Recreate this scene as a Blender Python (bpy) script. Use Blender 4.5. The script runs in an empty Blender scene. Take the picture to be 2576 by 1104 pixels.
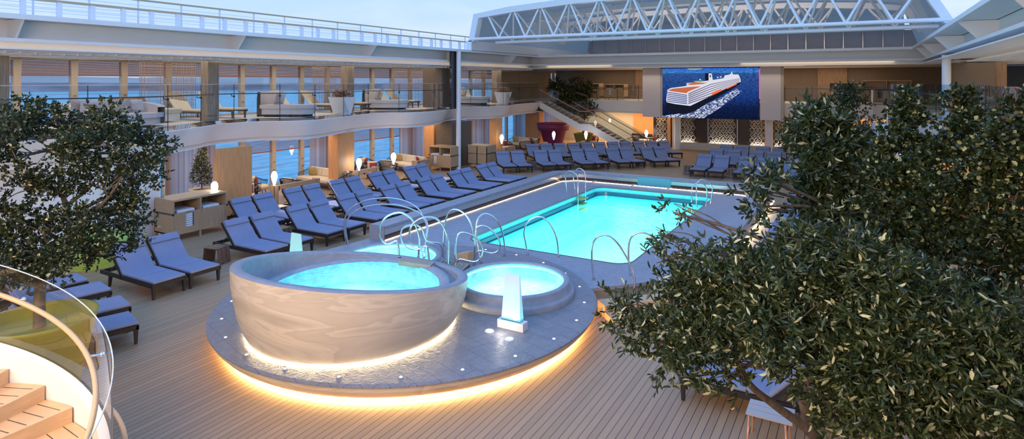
import bpy, math, random
import numpy as np
from mathutils import Vector, Matrix
random.seed(7)
scene = bpy.context.scene
COL = scene.collection
PI = math.pi
# ---------------------------------------------------------------- frame of the place
# X runs across the ship, Y along it, Z up from the pool deck; the viewer stands on the stair at (0, 0, 4.8)
F = 1521.0; CX = 1288.0; HY = 204.0; EYE = 4.8
TH = math.atan2(877, 1521); SN, CS = math.sin(TH), math.cos(TH)
def G(px, py, z=0.0):
    d = F * (EYE - z) / (py - HY); l = (px - CX) / F * d
    return Vector((-d * SN + l * CS, d * CS + l * SN, z))
def W(px, py, d):
    l = (px - CX) / F * d
    return Vector((-d * SN + l * CS, d * CS + l * SN, EYE - (py - HY) / F * d))
# ---------------------------------------------------------------- materials
MATS = {}
def node_mat(name):
    m = bpy.data.materials.new(name); m.use_nodes = True
    nt = m.node_tree; nt.nodes.clear()
    out = nt.nodes.new('ShaderNodeOutputMaterial')
    return m, nt, out
def N(nt, typ, **kw):
    n = nt.nodes.new(typ)
    for k, v in kw.items():
        if k in n.inputs.keys(): n.inputs[k].default_value = v
        else: setattr(n, k, v)
    return n
def c4(c): return (c[0], c[1], c[2], 1.0)
def pmat(name, col, rough=0.5, metal=0.0, var=0.0, vscale=8.0, bump=0.0, bscale=60.0, spec=0.5, stretch=None, trans=0.0):
    m, nt, out = node_mat(name)
    p = N(nt, 'ShaderNodeBsdfPrincipled', Roughness=rough, Metallic=metal)
    p.inputs['Base Color'].default_value = c4(col)
    p.inputs['Specular IOR Level'].default_value = spec
    nt.links.new(p.outputs[0], out.inputs[0])
    tc = N(nt, 'ShaderNodeTexCoord'); src = tc.outputs['Object']
    if stretch:
        mp = N(nt, 'ShaderNodeMapping'); mp.inputs['Scale'].default_value = stretch
        nt.links.new(src, mp.inputs[0]); src = mp.outputs[0]
    if var:
        nz = N(nt, 'ShaderNodeTexNoise', Scale=vscale, Detail=4.0); nt.links.new(src, nz.inputs['Vector'])
        rp = N(nt, 'ShaderNodeMapRange'); rp.inputs['From Min'].default_value = 0.3; rp.inputs['From Max'].default_value = 0.7
        rp.inputs['To Min'].default_value = 1 - var; rp.inputs['To Max'].default_value = 1 + var
        nt.links.new(nz.outputs['Fac'], rp.inputs['Value'])
        mx = N(nt, 'ShaderNodeVectorMath', operation='SCALE'); mx.inputs[0].default_value = col[:3]
        nt.links.new(rp.outputs[0], mx.inputs['Scale']); nt.links.new(mx.outputs[0], p.inputs['Base Color'])
    if bump:
        nb = N(nt, 'ShaderNodeTexNoise', Scale=bscale, Detail=3.0); nt.links.new(src, nb.inputs['Vector'])
        b = N(nt, 'ShaderNodeBump', Strength=bump, Distance=0.01); nt.links.new(nb.outputs['Fac'], b.inputs['Height'])
        nt.links.new(b.outputs[0], p.inputs['Normal'])
    MATS[name] = m; return m
def emat(name, col, s):
    m, nt, out = node_mat(name)
    e = N(nt, 'ShaderNodeEmission', Strength=s); e.inputs[0].default_value = c4(col)
    nt.links.new(e.outputs[0], out.inputs[0]); MATS[name] = m; return m
def facing_fac(nt, base, nsock=None):
    lw = N(nt, 'ShaderNodeLayerWeight', Blend=0.5)
    if nsock is not None: nt.links.new(nsock, lw.inputs['Normal'])
    pw = N(nt, 'ShaderNodeMath', operation='POWER'); pw.inputs[1].default_value = 5.0; nt.links.new(lw.outputs['Facing'], pw.inputs[0])
    ma = N(nt, 'ShaderNodeMath', operation='MULTIPLY_ADD'); ma.inputs[1].default_value = 0.9 - base; ma.inputs[2].default_value = base; nt.links.new(pw.outputs[0], ma.inputs[0])
    return ma
def gmat(name, tint, gloss=0.06, rough=0.02, extra=0.0):
    m, nt, out = node_mat(name)
    t = N(nt, 'ShaderNodeBsdfTransparent'); t.inputs[0].default_value = c4(tint)
    g = N(nt, 'ShaderNodeBsdfGlossy', Roughness=rough); g.inputs[0].default_value = (1, 1, 1, 1)
    ad = facing_fac(nt, 0.03 + extra)
    mx = N(nt, 'ShaderNodeMixShader')
    nt.links.new(ad.outputs[0], mx.inputs[0]); nt.links.new(t.outputs[0], mx.inputs[1]); nt.links.new(g.outputs[0], mx.inputs[2])
    nt.links.new(mx.outputs[0], out.inputs[0]); MATS[name] = m; return m
def wood(name, col, scale=3.0, axis='Z', rough=0.45, var=0.25):
    st = {'Z': (14, 14, 0.8), 'X': (0.8, 14, 14), 'Y': (14, 0.8, 14)}[axis]
    return pmat(name, col, rough, var=var, vscale=scale, stretch=st)

def plank_mat(name, col, pitch, caulk, axis, dark, rough=0.5):
    m, nt, out = node_mat(name)
    p = N(nt, 'ShaderNodeBsdfPrincipled', Roughness=rough)
    geo = N(nt, 'ShaderNodeNewGeometry'); sep = N(nt, 'ShaderNodeSeparateXYZ'); nt.links.new(geo.outputs['Position'], sep.inputs[0])
    src = sep.outputs[axis]
    dv = N(nt, 'ShaderNodeMath', operation='DIVIDE'); dv.inputs[1].default_value = pitch; nt.links.new(src, dv.inputs[0])
    fr = N(nt, 'ShaderNodeMath', operation='FRACT'); nt.links.new(dv.outputs[0], fr.inputs[0])
    lt = N(nt, 'ShaderNodeMath', operation='LESS_THAN'); lt.inputs[1].default_value = caulk / pitch; nt.links.new(fr.outputs[0], lt.inputs[0])
    fl = N(nt, 'ShaderNodeMath', operation='FLOOR'); nt.links.new(dv.outputs[0], fl.inputs[0])
    wn = N(nt, 'ShaderNodeTexWhiteNoise', noise_dimensions='1D'); nt.links.new(fl.outputs[0], wn.inputs['W'])
    mp = N(nt, 'ShaderNodeMapping'); mp.inputs['Scale'].default_value = (18, 1.2, 1) if axis == 'X' else (1.2, 18, 1)
    nt.links.new(geo.outputs['Position'], mp.inputs[0])
    nz = N(nt, 'ShaderNodeTexNoise', Scale=2.0, Detail=5.0); nt.links.new(mp.outputs[0], nz.inputs['Vector'])
    s1 = N(nt, 'ShaderNodeMath', operation='MULTIPLY_ADD'); s1.inputs[1].default_value = 0.18; s1.inputs[2].default_value = 0.80
    nt.links.new(wn.outputs['Value'], s1.inputs[0])
    s2 = N(nt, 'ShaderNodeMath', operation='MULTIPLY_ADD'); s2.inputs[1].default_value = 0.25; nt.links.new(nz.outputs['Fac'], s2.inputs[0]); nt.links.new(s1.outputs[0], s2.inputs[2])
    sc = N(nt, 'ShaderNodeVectorMath', operation='SCALE'); sc.inputs[0].default_value = col; nt.links.new(s2.outputs[0], sc.inputs['Scale'])
    mx = N(nt, 'ShaderNodeMix', data_type='RGBA'); nt.links.new(lt.outputs[0], mx.inputs[0]); nt.links.new(sc.outputs[0], mx.inputs[6]); mx.inputs[7].default_value = c4(dark)
    nt.links.new(mx.outputs[2], p.inputs['Base Color'])
    nt.links.new(p.outputs[0], out.inputs[0]); MATS[name] = m; return m

WHITE = pmat('white_paint', (0.78, 0.79, 0.82), 0.42, var=0.02, vscale=1.5)
WHITE2 = pmat('white_steel', (0.80, 0.80, 0.82), 0.35)
CREAM = pmat('cream_ceiling', (0.80, 0.74, 0.66), 0.6)
DECK = plank_mat('teak_deck', (0.40, 0.255, 0.145), 0.11, 0.009, 'X', (0.045, 0.035, 0.04), 0.5)
UPFLOOR = pmat('pale_deck', (0.72, 0.66, 0.58), 0.6, var=0.05, vscale=3)
TEAKL = pmat('light_teak', (0.62, 0.40, 0.22), 0.45, var=0.10, vscale=2.5, stretch=(2, 2, 9))
OAK = wood('oak_veneer', (0.46, 0.30, 0.175), 2.2, 'Z', var=0.12)
OAKY = wood('oak_veneer_long', (0.50, 0.33, 0.19), 2.2, 'Y', var=0.12)
ORANGEW = wood('orange_wood', (0.68, 0.33, 0.13), 2.2, 'Z', var=0.14)
WALNUT = wood('walnut', (0.24, 0.145, 0.085), 2.2, 'Z', var=0.3)
BROWNC = pmat('brown_cladding', (0.155, 0.115, 0.085), 0.8, var=0.35, vscale=45, bump=0.3, bscale=90)
GREYW = wood('grey_oak_column', (0.26, 0.20, 0.145), 2.2, 'Z', var=0.35)
STONE = None
WEAVE = pmat('dark_weave', (0.018, 0.013, 0.015), 0.6, var=0.5, vscale=90, bump=0.5, bscale=120)
CUSH = pmat('lounger_fabric', (0.225, 0.255, 0.375), 0.85, var=0.04, vscale=4, bump=0.15, bscale=400)
CHROME = pmat('polished_steel', (0.82, 0.83, 0.85), 0.12, metal=1.0)
STEEL = pmat('brushed_steel', (0.55, 0.55, 0.56), 0.28, metal=1.0)
DARKM = pmat('dark_metal', (0.03, 0.03, 0.035), 0.35, metal=0.6)
BLACKG = pmat('black_gloss', (0.02, 0.022, 0.03), 0.08, spec=0.8)
GUTTER = pmat('mirror_band', (0.30, 0.26, 0.24), 0.06, metal=0.9)
BLIND = pmat('blind_slats', (0.34, 0.15, 0.11), 0.7)
MULL = pmat('mullion_beige', (0.52, 0.42, 0.32), 0.5)
SHEERM = pmat('plaid_thread', (0.33, 0.24, 0.20), 0.9)
SOFAF = pmat('cream_upholstery', (0.66, 0.57, 0.44), 0.9, bump=0.2, bscale=200)
GREYF = pmat('grey_upholstery', (0.56, 0.52, 0.52), 0.9, bump=0.2, bscale=200)
GREYP = pmat('patterned_pillow', (0.40, 0.36, 0.36), 0.9, var=0.35, vscale=60)
PLUM = pmat('plum_fabric', (0.28, 0.035, 0.05), 0.85)
GOLD = pmat('gold_fabric', (0.42, 0.30, 0.11), 0.85)
DWOOD = wood('dark_brown_wood', (0.13, 0.08, 0.06), 3, 'Z')
POTW = pmat('white_planter', (0.72, 0.70, 0.70), 0.4)
POTP = pmat('purple_planter', (0.22, 0.03, 0.11), 0.5, var=0.06)
POTO = pmat('olive_planter', (0.20, 0.18, 0.04), 0.5)
POTY = pmat('yellow_green_planter', (0.34, 0.32, 0.05), 0.45, var=0.05)
POTL = pmat('lime_planter', (0.42, 0.60, 0.12), 0.45)
SOIL = pmat('soil', (0.05, 0.035, 0.025), 0.95, var=0.4, vscale=20)
BARK = pmat('bark', (0.15, 0.115, 0.085), 0.85, var=0.35, vscale=14, bump=0.8, bscale=40, stretch=(1, 1, 0.25))
LAMPG = emat('lamp_glow', (1.0, 0.93, 0.86), 9.0)
LEDW = emat('led_warm', (1.0, 0.74, 0.40), 16.0)
LEDC = emat('led_cove', (1.0, 0.74, 0.45), 2.2)
DOT = emat('deck_light', (1.0, 0.96, 0.9), 3.5)
GLASS = gmat('clear_glass', (0.90, 0.93, 0.94), extra=0.01)
GLASSB = gmat('blue_glass', (0.55, 0.72, 0.85), extra=0.06)
GLASSE = pmat('glass_edge', (0.55, 0.62, 0.62), 0.1, spec=1.0)
TOWEL = pmat('white_towel', (0.75, 0.76, 0.82), 0.95)
HANDW = pmat('wooden_handrail', (0.55, 0.38, 0.22), 0.3)
COPPER = pmat('copper_handrail', (0.62, 0.33, 0.22), 0.3, metal=0.3)
GOLDM = pmat('brass', (0.62, 0.50, 0.32), 0.25, metal=0.9)
BARBK = pmat('bar_dark', (0.035, 0.02, 0.016), 0.3)
BEIGEW = pmat('beige_wall', (0.58, 0.52, 0.43), 0.6)
DOMEG = pmat('dome_panel', (0.42, 0.40, 0.42), 0.7, var=0.05, vscale=2)

def mix_node(nt, a, b, facsock=None, fac=0.5):
    mx = N(nt, 'ShaderNodeMix', data_type='RGBA')
    if facsock is not None: nt.links.new(facsock, mx.inputs[0])
    else: mx.inputs[0].default_value = fac
    for i, v in ((6, a), (7, b)):
        if isinstance(v, tuple): mx.inputs[i].default_value = c4(v)
        else: nt.links.new(v, mx.inputs[i])
    return mx
def make_stone(name, col, grout, tile, bumpk, rough):
    m, nt, out = node_mat(name)
    p = N(nt, 'ShaderNodeBsdfPrincipled', Roughness=rough)
    geo = N(nt, 'ShaderNodeNewGeometry')
    br = N(nt, 'ShaderNodeTexBrick', Scale=1.0); br.inputs['Mortar Size'].default_value = 0.006; br.inputs['Brick Width'].default_value = tile; br.inputs['Row Height'].default_value = tile * 0.5
    br.inputs['Color1'].default_value = c4(col); br.inputs['Color2'].default_value = c4(tuple(v * 0.93 for v in col)); br.inputs['Mortar'].default_value = c4(grout)
    mp = N(nt, 'ShaderNodeMapping'); mp.inputs['Rotation'].default_value = (0, 0, 0.3); nt.links.new(geo.outputs['Position'], mp.inputs[0]); nt.links.new(mp.outputs[0], br.inputs['Vector'])
    nz = N(nt, 'ShaderNodeTexNoise', Scale=3.5, Detail=8.0); nz.inputs['Distortion'].default_value = 1.6; nt.links.new(geo.outputs['Position'], nz.inputs['Vector'])
    mr = N(nt, 'ShaderNodeMapRange'); mr.inputs['To Min'].default_value = 0.72; mr.inputs['To Max'].default_value = 1.28; nt.links.new(nz.outputs['Fac'], mr.inputs['Value'])
    sc = N(nt, 'ShaderNodeVectorMath', operation='SCALE'); nt.links.new(br.outputs['Color'], sc.inputs[0]); nt.links.new(mr.outputs[0], sc.inputs['Scale'])
    nt.links.new(sc.outputs[0], p.inputs['Base Color'])
    n2 = N(nt, 'ShaderNodeTexNoise', Scale=9.0, Detail=8.0); n2.inputs['Distortion'].default_value = 2.5; nt.links.new(geo.outputs['Position'], n2.inputs['Vector'])
    b = N(nt, 'ShaderNodeBump', Strength=bumpk, Distance=0.03); nt.links.new(n2.outputs['Fac'], b.inputs['Height']); nt.links.new(b.outputs[0], p.inputs['Normal'])
    nt.links.new(p.outputs[0], out.inputs[0]); MATS[name] = m; return m
SLATE = make_stone('slate_tiles', (0.245, 0.24, 0.255), (0.13, 0.14, 0.24), 0.62, 0.6, 0.38)
TERR = make_stone('speckled_coping', (0.30, 0.31, 0.355), (0.295, 0.305, 0.35), 5.0, 0.15, 0.45)
def make_bowlstone():
    m, nt, out = node_mat('layered_limestone')
    p = N(nt, 'ShaderNodeBsdfPrincipled', Roughness=0.42)
    geo = N(nt, 'ShaderNodeNewGeometry')
    mp = N(nt, 'ShaderNodeMapping'); mp.inputs['Scale'].default_value = (0.35, 0.35, 1.5); mp.inputs['Rotation'].default_value = (0.30, 0.22, 0.0)
    nt.links.new(geo.outputs['Position'], mp.inputs[0])
    nz = N(nt, 'ShaderNodeTexNoise', Scale=1.5, Detail=5.0); nz.inputs['Distortion'].default_value = 1.1; nt.links.new(mp.outputs[0], nz.inputs['Vector'])
    cr = N(nt, 'ShaderNodeValToRGB'); e = cr.color_ramp.elements
    e[0].position = 0.30; e[0].color = (0.50, 0.42, 0.34, 1); e[1].position = 0.72; e[1].color = (0.74, 0.64, 0.53, 1)
    a = cr.color_ramp.elements.new(0.47); a.color = (0.72, 0.62, 0.51, 1)
    a = cr.color_ramp.elements.new(0.50); a.color = (0.59, 0.50, 0.41, 1)
    nt.links.new(nz.outputs['Fac'], cr.inputs[0]); nt.links.new(cr.outputs[0], p.inputs['Base Color'])
    n2 = N(nt, 'ShaderNodeTexNoise', Scale=30.0, Detail=4.0); nt.links.new(geo.outputs['Position'], n2.inputs['Vector'])
    b = N(nt, 'ShaderNodeBump', Strength=0.15, Distance=0.01); nt.links.new(n2.outputs['Fac'], b.inputs['Height']); nt.links.new(b.outputs[0], p.inputs['Normal'])
    nt.links.new(p.outputs[0], out.inputs[0]); return m
LIME = make_bowlstone()
def make_water(name, tint, bscale, bstr):
    m, nt, out = node_mat(name)
    geo = N(nt, 'ShaderNodeNewGeometry')
    nz = N(nt, 'ShaderNodeTexNoise', Scale=bscale, Detail=3.0); nt.links.new(geo.outputs['Position'], nz.inputs['Vector'])
    b = N(nt, 'ShaderNodeBump', Strength=bstr, Distance=0.04); nt.links.new(nz.outputs['Fac'], b.inputs['Height'])
    t = N(nt, 'ShaderNodeBsdfTransparent'); t.inputs[0].default_value = c4(tint)
    g = N(nt, 'ShaderNodeBsdfGlossy', Roughness=0.05); nt.links.new(b.outputs[0], g.inputs['Normal'])
    fr = facing_fac(nt, 0.02, b.outputs[0])
    df = N(nt, 'ShaderNodeBsdfDiffuse'); df.inputs[0].default_value = (0.25, 0.85, 0.85, 1)
    m1 = N(nt, 'ShaderNodeMixShader'); m1.inputs[0].default_value = 0.10; nt.links.new(t.outputs[0], m1.inputs[1]); nt.links.new(df.outputs[0], m1.inputs[2])
    mx = N(nt, 'ShaderNodeMixShader'); nt.links.new(fr.outputs[0], mx.inputs[0]); nt.links.new(m1.outputs[0], mx.inputs[1]); nt.links.new(g.outputs[0], mx.inputs[2])
    nt.links.new(mx.outputs[0], out.inputs[0]); return m
WATER = make_water('pool_water', (0.62, 0.98, 1.0), 5.0, 0.35)
SPAW = make_water('spa_water', (0.72, 0.98, 1.0), 9.0, 0.7)
POOLT = pmat('pool_tiles', (0.17, 0.72, 0.74), 0.35, var=0.10, vscale=5)
SPAT = pmat('spa_tiles', (0.45, 0.82, 0.82), 0.35, var=0.25, vscale=6)
def make_sea():
    m, nt, out = node_mat('sea_water')
    p = N(nt, 'ShaderNodeBsdfPrincipled', Roughness=0.35); p.inputs['Specular IOR Level'].default_value = 0.25
    geo = N(nt, 'ShaderNodeNewGeometry')
    mp = N(nt, 'ShaderNodeMapping'); mp.inputs['Scale'].default_value = (0.22, 0.07, 1); nt.links.new(geo.outputs['Position'], mp.inputs[0])
    nz = N(nt, 'ShaderNodeTexNoise', Scale=1.0, Detail=8.0); nz.inputs['Distortion'].default_value = 0.6; nt.links.new(mp.outputs[0], nz.inputs['Vector'])
    cr = N(nt, 'ShaderNodeValToRGB'); e = cr.color_ramp.elements
    e[0].position = 0.36; e[0].color = (0.045, 0.36, 0.46, 1); e[1].position = 0.66; e[1].color = (0.22, 0.68, 0.74, 1)
    nt.links.new(nz.outputs['Fac'], cr.inputs[0]); nt.links.new(cr.outputs[0], p.inputs['Base Color'])
    nt.links.new(p.outputs[0], out.inputs[0]); return m
SEA = make_sea()
def make_curtain():
    m, nt, out = node_mat('striped_sheer')
    geo = N(nt, 'ShaderNodeNewGeometry'); sep = N(nt, 'ShaderNodeSeparateXYZ'); nt.links.new(geo.outputs['Position'], sep.inputs[0])
    wn = N(nt, 'ShaderNodeTexNoise', noise_dimensions='1D', Scale=1.0); wn.inputs['W'].default_value = 0
    ml = N(nt, 'ShaderNodeMath', operation='MULTIPLY'); ml.inputs[1].default_value = 5.5; nt.links.new(sep.outputs['Y'], ml.inputs[0]); nt.links.new(ml.outputs[0], wn.inputs['W'])
    cr = N(nt, 'ShaderNodeValToRGB'); e = cr.color_ramp.elements
    e[0].position = 0.32; e[0].color = (0.36, 0.27, 0.24, 1); e[1].position = 0.68; e[1].color = (0.66, 0.60, 0.64, 1)
    a = cr.color_ramp.elements.new(0.5); a.color = (0.48, 0.42, 0.48, 1)
    nt.links.new(wn.outputs['Fac'], cr.inputs[0])
    d = N(nt, 'ShaderNodeBsdfDiffuse'); nt.links.new(cr.outputs[0], d.inputs[0])
    tl = N(nt, 'ShaderNodeBsdfTranslucent'); nt.links.new(cr.outputs[0], tl.inputs[0])
    tr = N(nt, 'ShaderNodeBsdfTransparent')
    m1 = N(nt, 'ShaderNodeMixShader'); m1.inputs[0].default_value = 0.45; nt.links.new(d.outputs[0], m1.inputs[1]); nt.links.new(tl.outputs[0], m1.inputs[2])
    m2 = N(nt, 'ShaderNodeMixShader'); m2.inputs[0].default_value = 0.12; nt.links.new(m1.outputs[0], m2.inputs[1]); nt.links.new(tr.outputs[0], m2.inputs[2])
    nt.links.new(m2.outputs[0], out.inputs[0]); return m
CURT = make_curtain()
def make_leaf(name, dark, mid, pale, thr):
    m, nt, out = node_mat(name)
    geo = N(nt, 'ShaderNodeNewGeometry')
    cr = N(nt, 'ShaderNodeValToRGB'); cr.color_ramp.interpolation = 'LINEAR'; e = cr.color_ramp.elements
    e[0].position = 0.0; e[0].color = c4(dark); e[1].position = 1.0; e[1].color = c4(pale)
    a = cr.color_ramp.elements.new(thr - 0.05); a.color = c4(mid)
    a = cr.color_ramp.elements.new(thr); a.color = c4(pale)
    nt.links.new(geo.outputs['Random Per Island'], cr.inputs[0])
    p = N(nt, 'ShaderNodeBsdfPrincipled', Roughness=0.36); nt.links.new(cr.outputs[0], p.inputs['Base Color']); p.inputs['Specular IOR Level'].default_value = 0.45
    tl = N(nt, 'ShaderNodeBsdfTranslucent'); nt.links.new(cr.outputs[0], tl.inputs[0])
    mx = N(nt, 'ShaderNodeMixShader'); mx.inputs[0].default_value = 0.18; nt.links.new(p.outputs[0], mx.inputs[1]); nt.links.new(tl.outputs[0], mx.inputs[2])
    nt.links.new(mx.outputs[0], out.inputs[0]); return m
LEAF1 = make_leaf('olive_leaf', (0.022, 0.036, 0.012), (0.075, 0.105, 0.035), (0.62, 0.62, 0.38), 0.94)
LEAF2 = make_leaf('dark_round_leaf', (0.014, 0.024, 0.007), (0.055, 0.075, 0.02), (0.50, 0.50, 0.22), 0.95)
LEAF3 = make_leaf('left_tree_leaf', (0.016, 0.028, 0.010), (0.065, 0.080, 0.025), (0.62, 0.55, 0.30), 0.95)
FLOWER = make_leaf('flower_petals', (0.10, 0.16, 0.05), (0.62, 0.22, 0.16), (0.85, 0.62, 0.52), 0.7)
# ---------------------------------------------------------------- mesh building
class MB:
    def __init__(s): s.v = []; s.f = []; s.sm = []
    def add(s, vs, fs, smooth=False):
        n = len(s.v); s.v += [tuple(v) for v in vs]; s.f += [tuple(i + n for i in f) for f in fs]; s.sm += [smooth] * len(fs); return s
    def box(s, x0, x1, y0, y1, z0, z1):
        x0, x1 = min(x0, x1), max(x0, x1); y0, y1 = min(y0, y1), max(y0, y1); z0, z1 = min(z0, z1), max(z0, z1)
        v = [(x0, y0, z0), (x1, y0, z0), (x1, y1, z0), (x0, y1, z0), (x0, y0, z1), (x1, y0, z1), (x1, y1, z1), (x0, y1, z1)]
        return s.add(v, [(0, 3, 2, 1), (4, 5, 6, 7), (0, 1, 5, 4), (1, 2, 6, 5), (2, 3, 7, 6), (3, 0, 4, 7)])
    def obox(s, c, size, M=None, rz=0.0):
        if M is None: M = Matrix.Rotation(rz, 3, 'Z')
        hx, hy, hz = size[0] / 2, size[1] / 2, size[2] / 2; c = Vector(c)
        v = [c + M @ Vector(p) for p in [(-hx, -hy, -hz), (hx, -hy, -hz), (hx, hy, -hz), (-hx, hy, -hz), (-hx, -hy, hz), (hx, -hy, hz), (hx, hy, hz), (-hx, hy, hz)]]
        return s.add(v, [(0, 3, 2, 1), (4, 5, 6, 7), (0, 1, 5, 4), (1, 2, 6, 5), (2, 3, 7, 6), (3, 0, 4, 7)])
    def bar(s, a, b, w, h):
        a = Vector(a); b = Vector(b); d = b - a; L = d.length
        if L < 1e-6: return s
        x = d / L; up = Vector((0, 0, 1)) if abs(x.z) < 0.95 else Vector((0, 1, 0))
        y = up.cross(x).normalized(); z = x.cross(y)
        M = Matrix((x, y, z)).transposed()
        return s.obox((a + b) / 2, (L, w, h), M)
    def frus(s, c, z0, z1, a0, b0, a1, b1, rz=0.0, sh=(0, 0)):
        M = Matrix.Rotation(rz, 3, 'Z'); v = []
        for z, a, b, ox, oy in ((z0, a0, b0, 0, 0), (z1, a1, b1, sh[0], sh[1])):
            for sx, sy in ((-1, -1), (1, -1), (1, 1), (-1, 1)):
                q = M @ Vector((sx * a / 2 + ox, sy * b / 2 + oy, 0)); v.append((c[0] + q.x, c[1] + q.y, z))
        return s.add(v, [(0, 3, 2, 1), (4, 5, 6, 7), (0, 1, 5, 4), (1, 2, 6, 5), (2, 3, 7, 6), (3, 0, 4, 7)])
    def prism(s, poly, z0, z1, smooth=False):
        n = len(poly); v = [(p[0], p[1], z0) for p in poly] + [(p[0], p[1], z1) for p in poly]
        s.add(v, [tuple(range(n - 1, -1, -1)), tuple(range(n, 2 * n))])
        return s.add(v, [(i, (i + 1) % n, (i + 1) % n + n, i + n) for i in range(n)], smooth)
    def ext(s, poly, vec):
        n = len(poly); vec = Vector(vec); v = [Vector(p) for p in poly] + [Vector(p) + vec for p in poly]
        return s.add(v, [tuple(range(n - 1, -1, -1)), tuple(range(n, 2 * n))] + [(i, (i + 1) % n, (i + 1) % n + n, i + n) for i in range(n)])
    def strip(s, A, B, smooth=True, closed=False):
        n = len(A); v = list(A) + list(B); m = n if closed else n - 1
        return s.add(v, [(i, (i + 1) % n, (i + 1) % n + n, i + n) for i in range(m)], smooth)
    def loft(s, rings, closed=True, smooth=True, caps=False):
        n = len(rings[0]); v = [p for r in rings for p in r]; f = []
        for k in range(len(rings) - 1):
            for i in range(n if closed else n - 1):
                j = (i + 1) % n; f.append((k * n + i, k * n + j, (k + 1) * n + j, (k + 1) * n + i))
        s.add(v, f, smooth)
        if caps:
            s.add(rings[0], [tuple(range(n - 1, -1, -1))]); s.add(rings[-1], [tuple(range(n))])
        return s
    def lathe(s, prof, c=(0, 0), n=32, smooth=True, caps=False, a0=0.0, a1=2 * PI):
        full = abs(a1 - a0 - 2 * PI) < 1e-6; m = n if full else n + 1
        rings = [[(c[0] + r * math.cos(a0 + (a1 - a0) * i / n), c[1] + r * math.sin(a0 + (a1 - a0) * i / n), z) for i in range(m)] for r, z in prof]
        return s.loft(rings, closed=full, smooth=smooth, caps=caps)
    def tube(s, pts, r, n=8, closed=False, caps=True):
        pts = [Vector(p) for p in pts]; rr = r if isinstance(r, (list, tuple)) else [r] * len(pts)
        up = None; rings = []; m = len(pts)
        for i, p in enumerate(pts):
            if closed: t = pts[(i + 1) % m] - pts[i - 1]
            else: t = pts[min(i + 1, m - 1)] - pts[max(i - 1, 0)]
            if t.length < 1e-9: t = Vector((0, 0, 1))
            t.normalize()
            if up is None: up = Vector((0, 0, 1)) if abs(t.z) < 0.9 else Vector((1, 0, 0))
            u = up - t * up.dot(t)
            if u.length < 1e-6: u = Vector((1, 0, 0)) - t * t.x
            u.normalize(); w = t.cross(u); up = u
            rings.append([p + (u * math.cos(2 * PI * k / n) + w * math.sin(2 * PI * k / n)) * rr[i] for k in range(n)])
        if closed: rings.append(rings[0])
        return s.loft(rings, caps=(caps and not closed))
    def ball(s, c, r, sc=(1, 1, 1), n=12, m=8):
        rings = []
        for k in range(m + 1):
            a = -PI / 2 + PI * k / m; q = max(math.cos(a), 1e-3)
            rings.append([(c[0] + r * sc[0] * q * math.cos(2 * PI * i / n), c[1] + r * sc[1] * q * math.sin(2 * PI * i / n), c[2] + r * sc[2] * math.sin(a)) for i in range(n)])
        return s.loft(rings)
    def pillow(s, c, size, M=None, rz=0.0, n=8):
        # soft cushion: width (x), thickness (y), height (z)
        if M is None: M = Matrix.Rotation(rz, 3, 'Z')
        c = Vector(c); fr = []; bk = []
        for j in range(n + 1):
            for i in range(n + 1):
                u = -1 + 2 * i / n; w = -1 + 2 * j / n
                k = ((1 - u ** 4) * (1 - w ** 4)) ** 0.5
                ed2 = 1 - 0.06 * (1 - abs(u)) * abs(w)
                x = u * size[0] / 2 * (1 - 0.06 * (1 - abs(w))); z = w * size[2] / 2 * ed2
                fr.append(c + M @ Vector((x, size[1] / 2 * k, z))); bk.append(c + M @ Vector((x, -size[1] / 2 * k, z)))
        q = lambda i, j: j * (n + 1) + i
        fs = [(q(i, j), q(i, j + 1), q(i + 1, j + 1), q(i + 1, j)) for j in range(n) for i in range(n)]
        s.add(fr, fs, True); return s.add(bk, [f[::-1] for f in fs], True)
def xf(vs, parent):
    if parent is None: return vs
    M = parent.matrix_basis.inverted()
    p = parent.parent
    while p is not None:
        M = M @ p.matrix_basis.inverted(); p = p.parent
    return [tuple(M @ Vector(v)) for v in vs]
def mesh_obj(name, mb, mat, parent=None, world=True, bevel=0.0):
    vs = xf(mb.v, parent) if world else mb.v
    me = bpy.data.meshes.new(name); me.from_pydata(vs, [], mb.f)
    me.polygons.foreach_set('use_smooth', mb.sm); me.update()
    if mat is not None: me.materials.append(mat)
    o = bpy.data.objects.new(name, me); COL.objects.link(o)
    if parent is not None: o.parent = parent
    if bevel:
        b = o.modifiers.new('bevel', 'BEVEL'); b.width = bevel; b.segments = 2; b.limit_method = 'ANGLE'
    return o
def tag(o, label, cat, group=None, kind=None):
    o['label'] = label; o['category'] = cat
    if group: o['group'] = group
    if kind: o['kind'] = kind
    return o
def thing(name, label, cat, loc=(0, 0, 0), rz=0.0, group=None):
    o = bpy.data.objects.new(name, None); o.empty_display_size = 0.1; COL.objects.link(o)
    o.location = loc; o.rotation_euler = (0, 0, rz)
    o.matrix_basis = Matrix.Translation(Vector(loc)) @ Matrix.Rotation(rz, 4, 'Z')
    return tag(o, label, cat, group)
def solo(name, mb, mat, label, cat, group=None, bevel=0.0):
    return tag(mesh_obj(name, mb, mat, bevel=bevel), label, cat, group)
def struct(name, mb, mat, bevel=0.0):
    o = mesh_obj(name, mb, mat, bevel=bevel); o['kind'] = 'structure'; return o
def P(name, mb, mat, parent, world=False, bevel=0.0, label=None):
    o = mesh_obj(name, mb, mat, parent, world, bevel)
    if label: o['label'] = label
    return o
def dup(root, loc, rz, label, group=None):
    def rec(o, par):
        c = o.copy(); COL.objects.link(c); c.parent = par
        for ch in [x for x in KIDS.get(o.name, [])]: rec(ch, c)
        return c
    KIDS = {}
    for ch in root.children_recursive: KIDS.setdefault(ch.parent.name, []).append(ch)
    r = rec(root, None)
    r.matrix_basis = Matrix.Translation(Vector(loc)) @ Matrix.Rotation(rz, 4, 'Z')
    r['label'] = label
    if group: r['group'] = group
    return r
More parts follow.
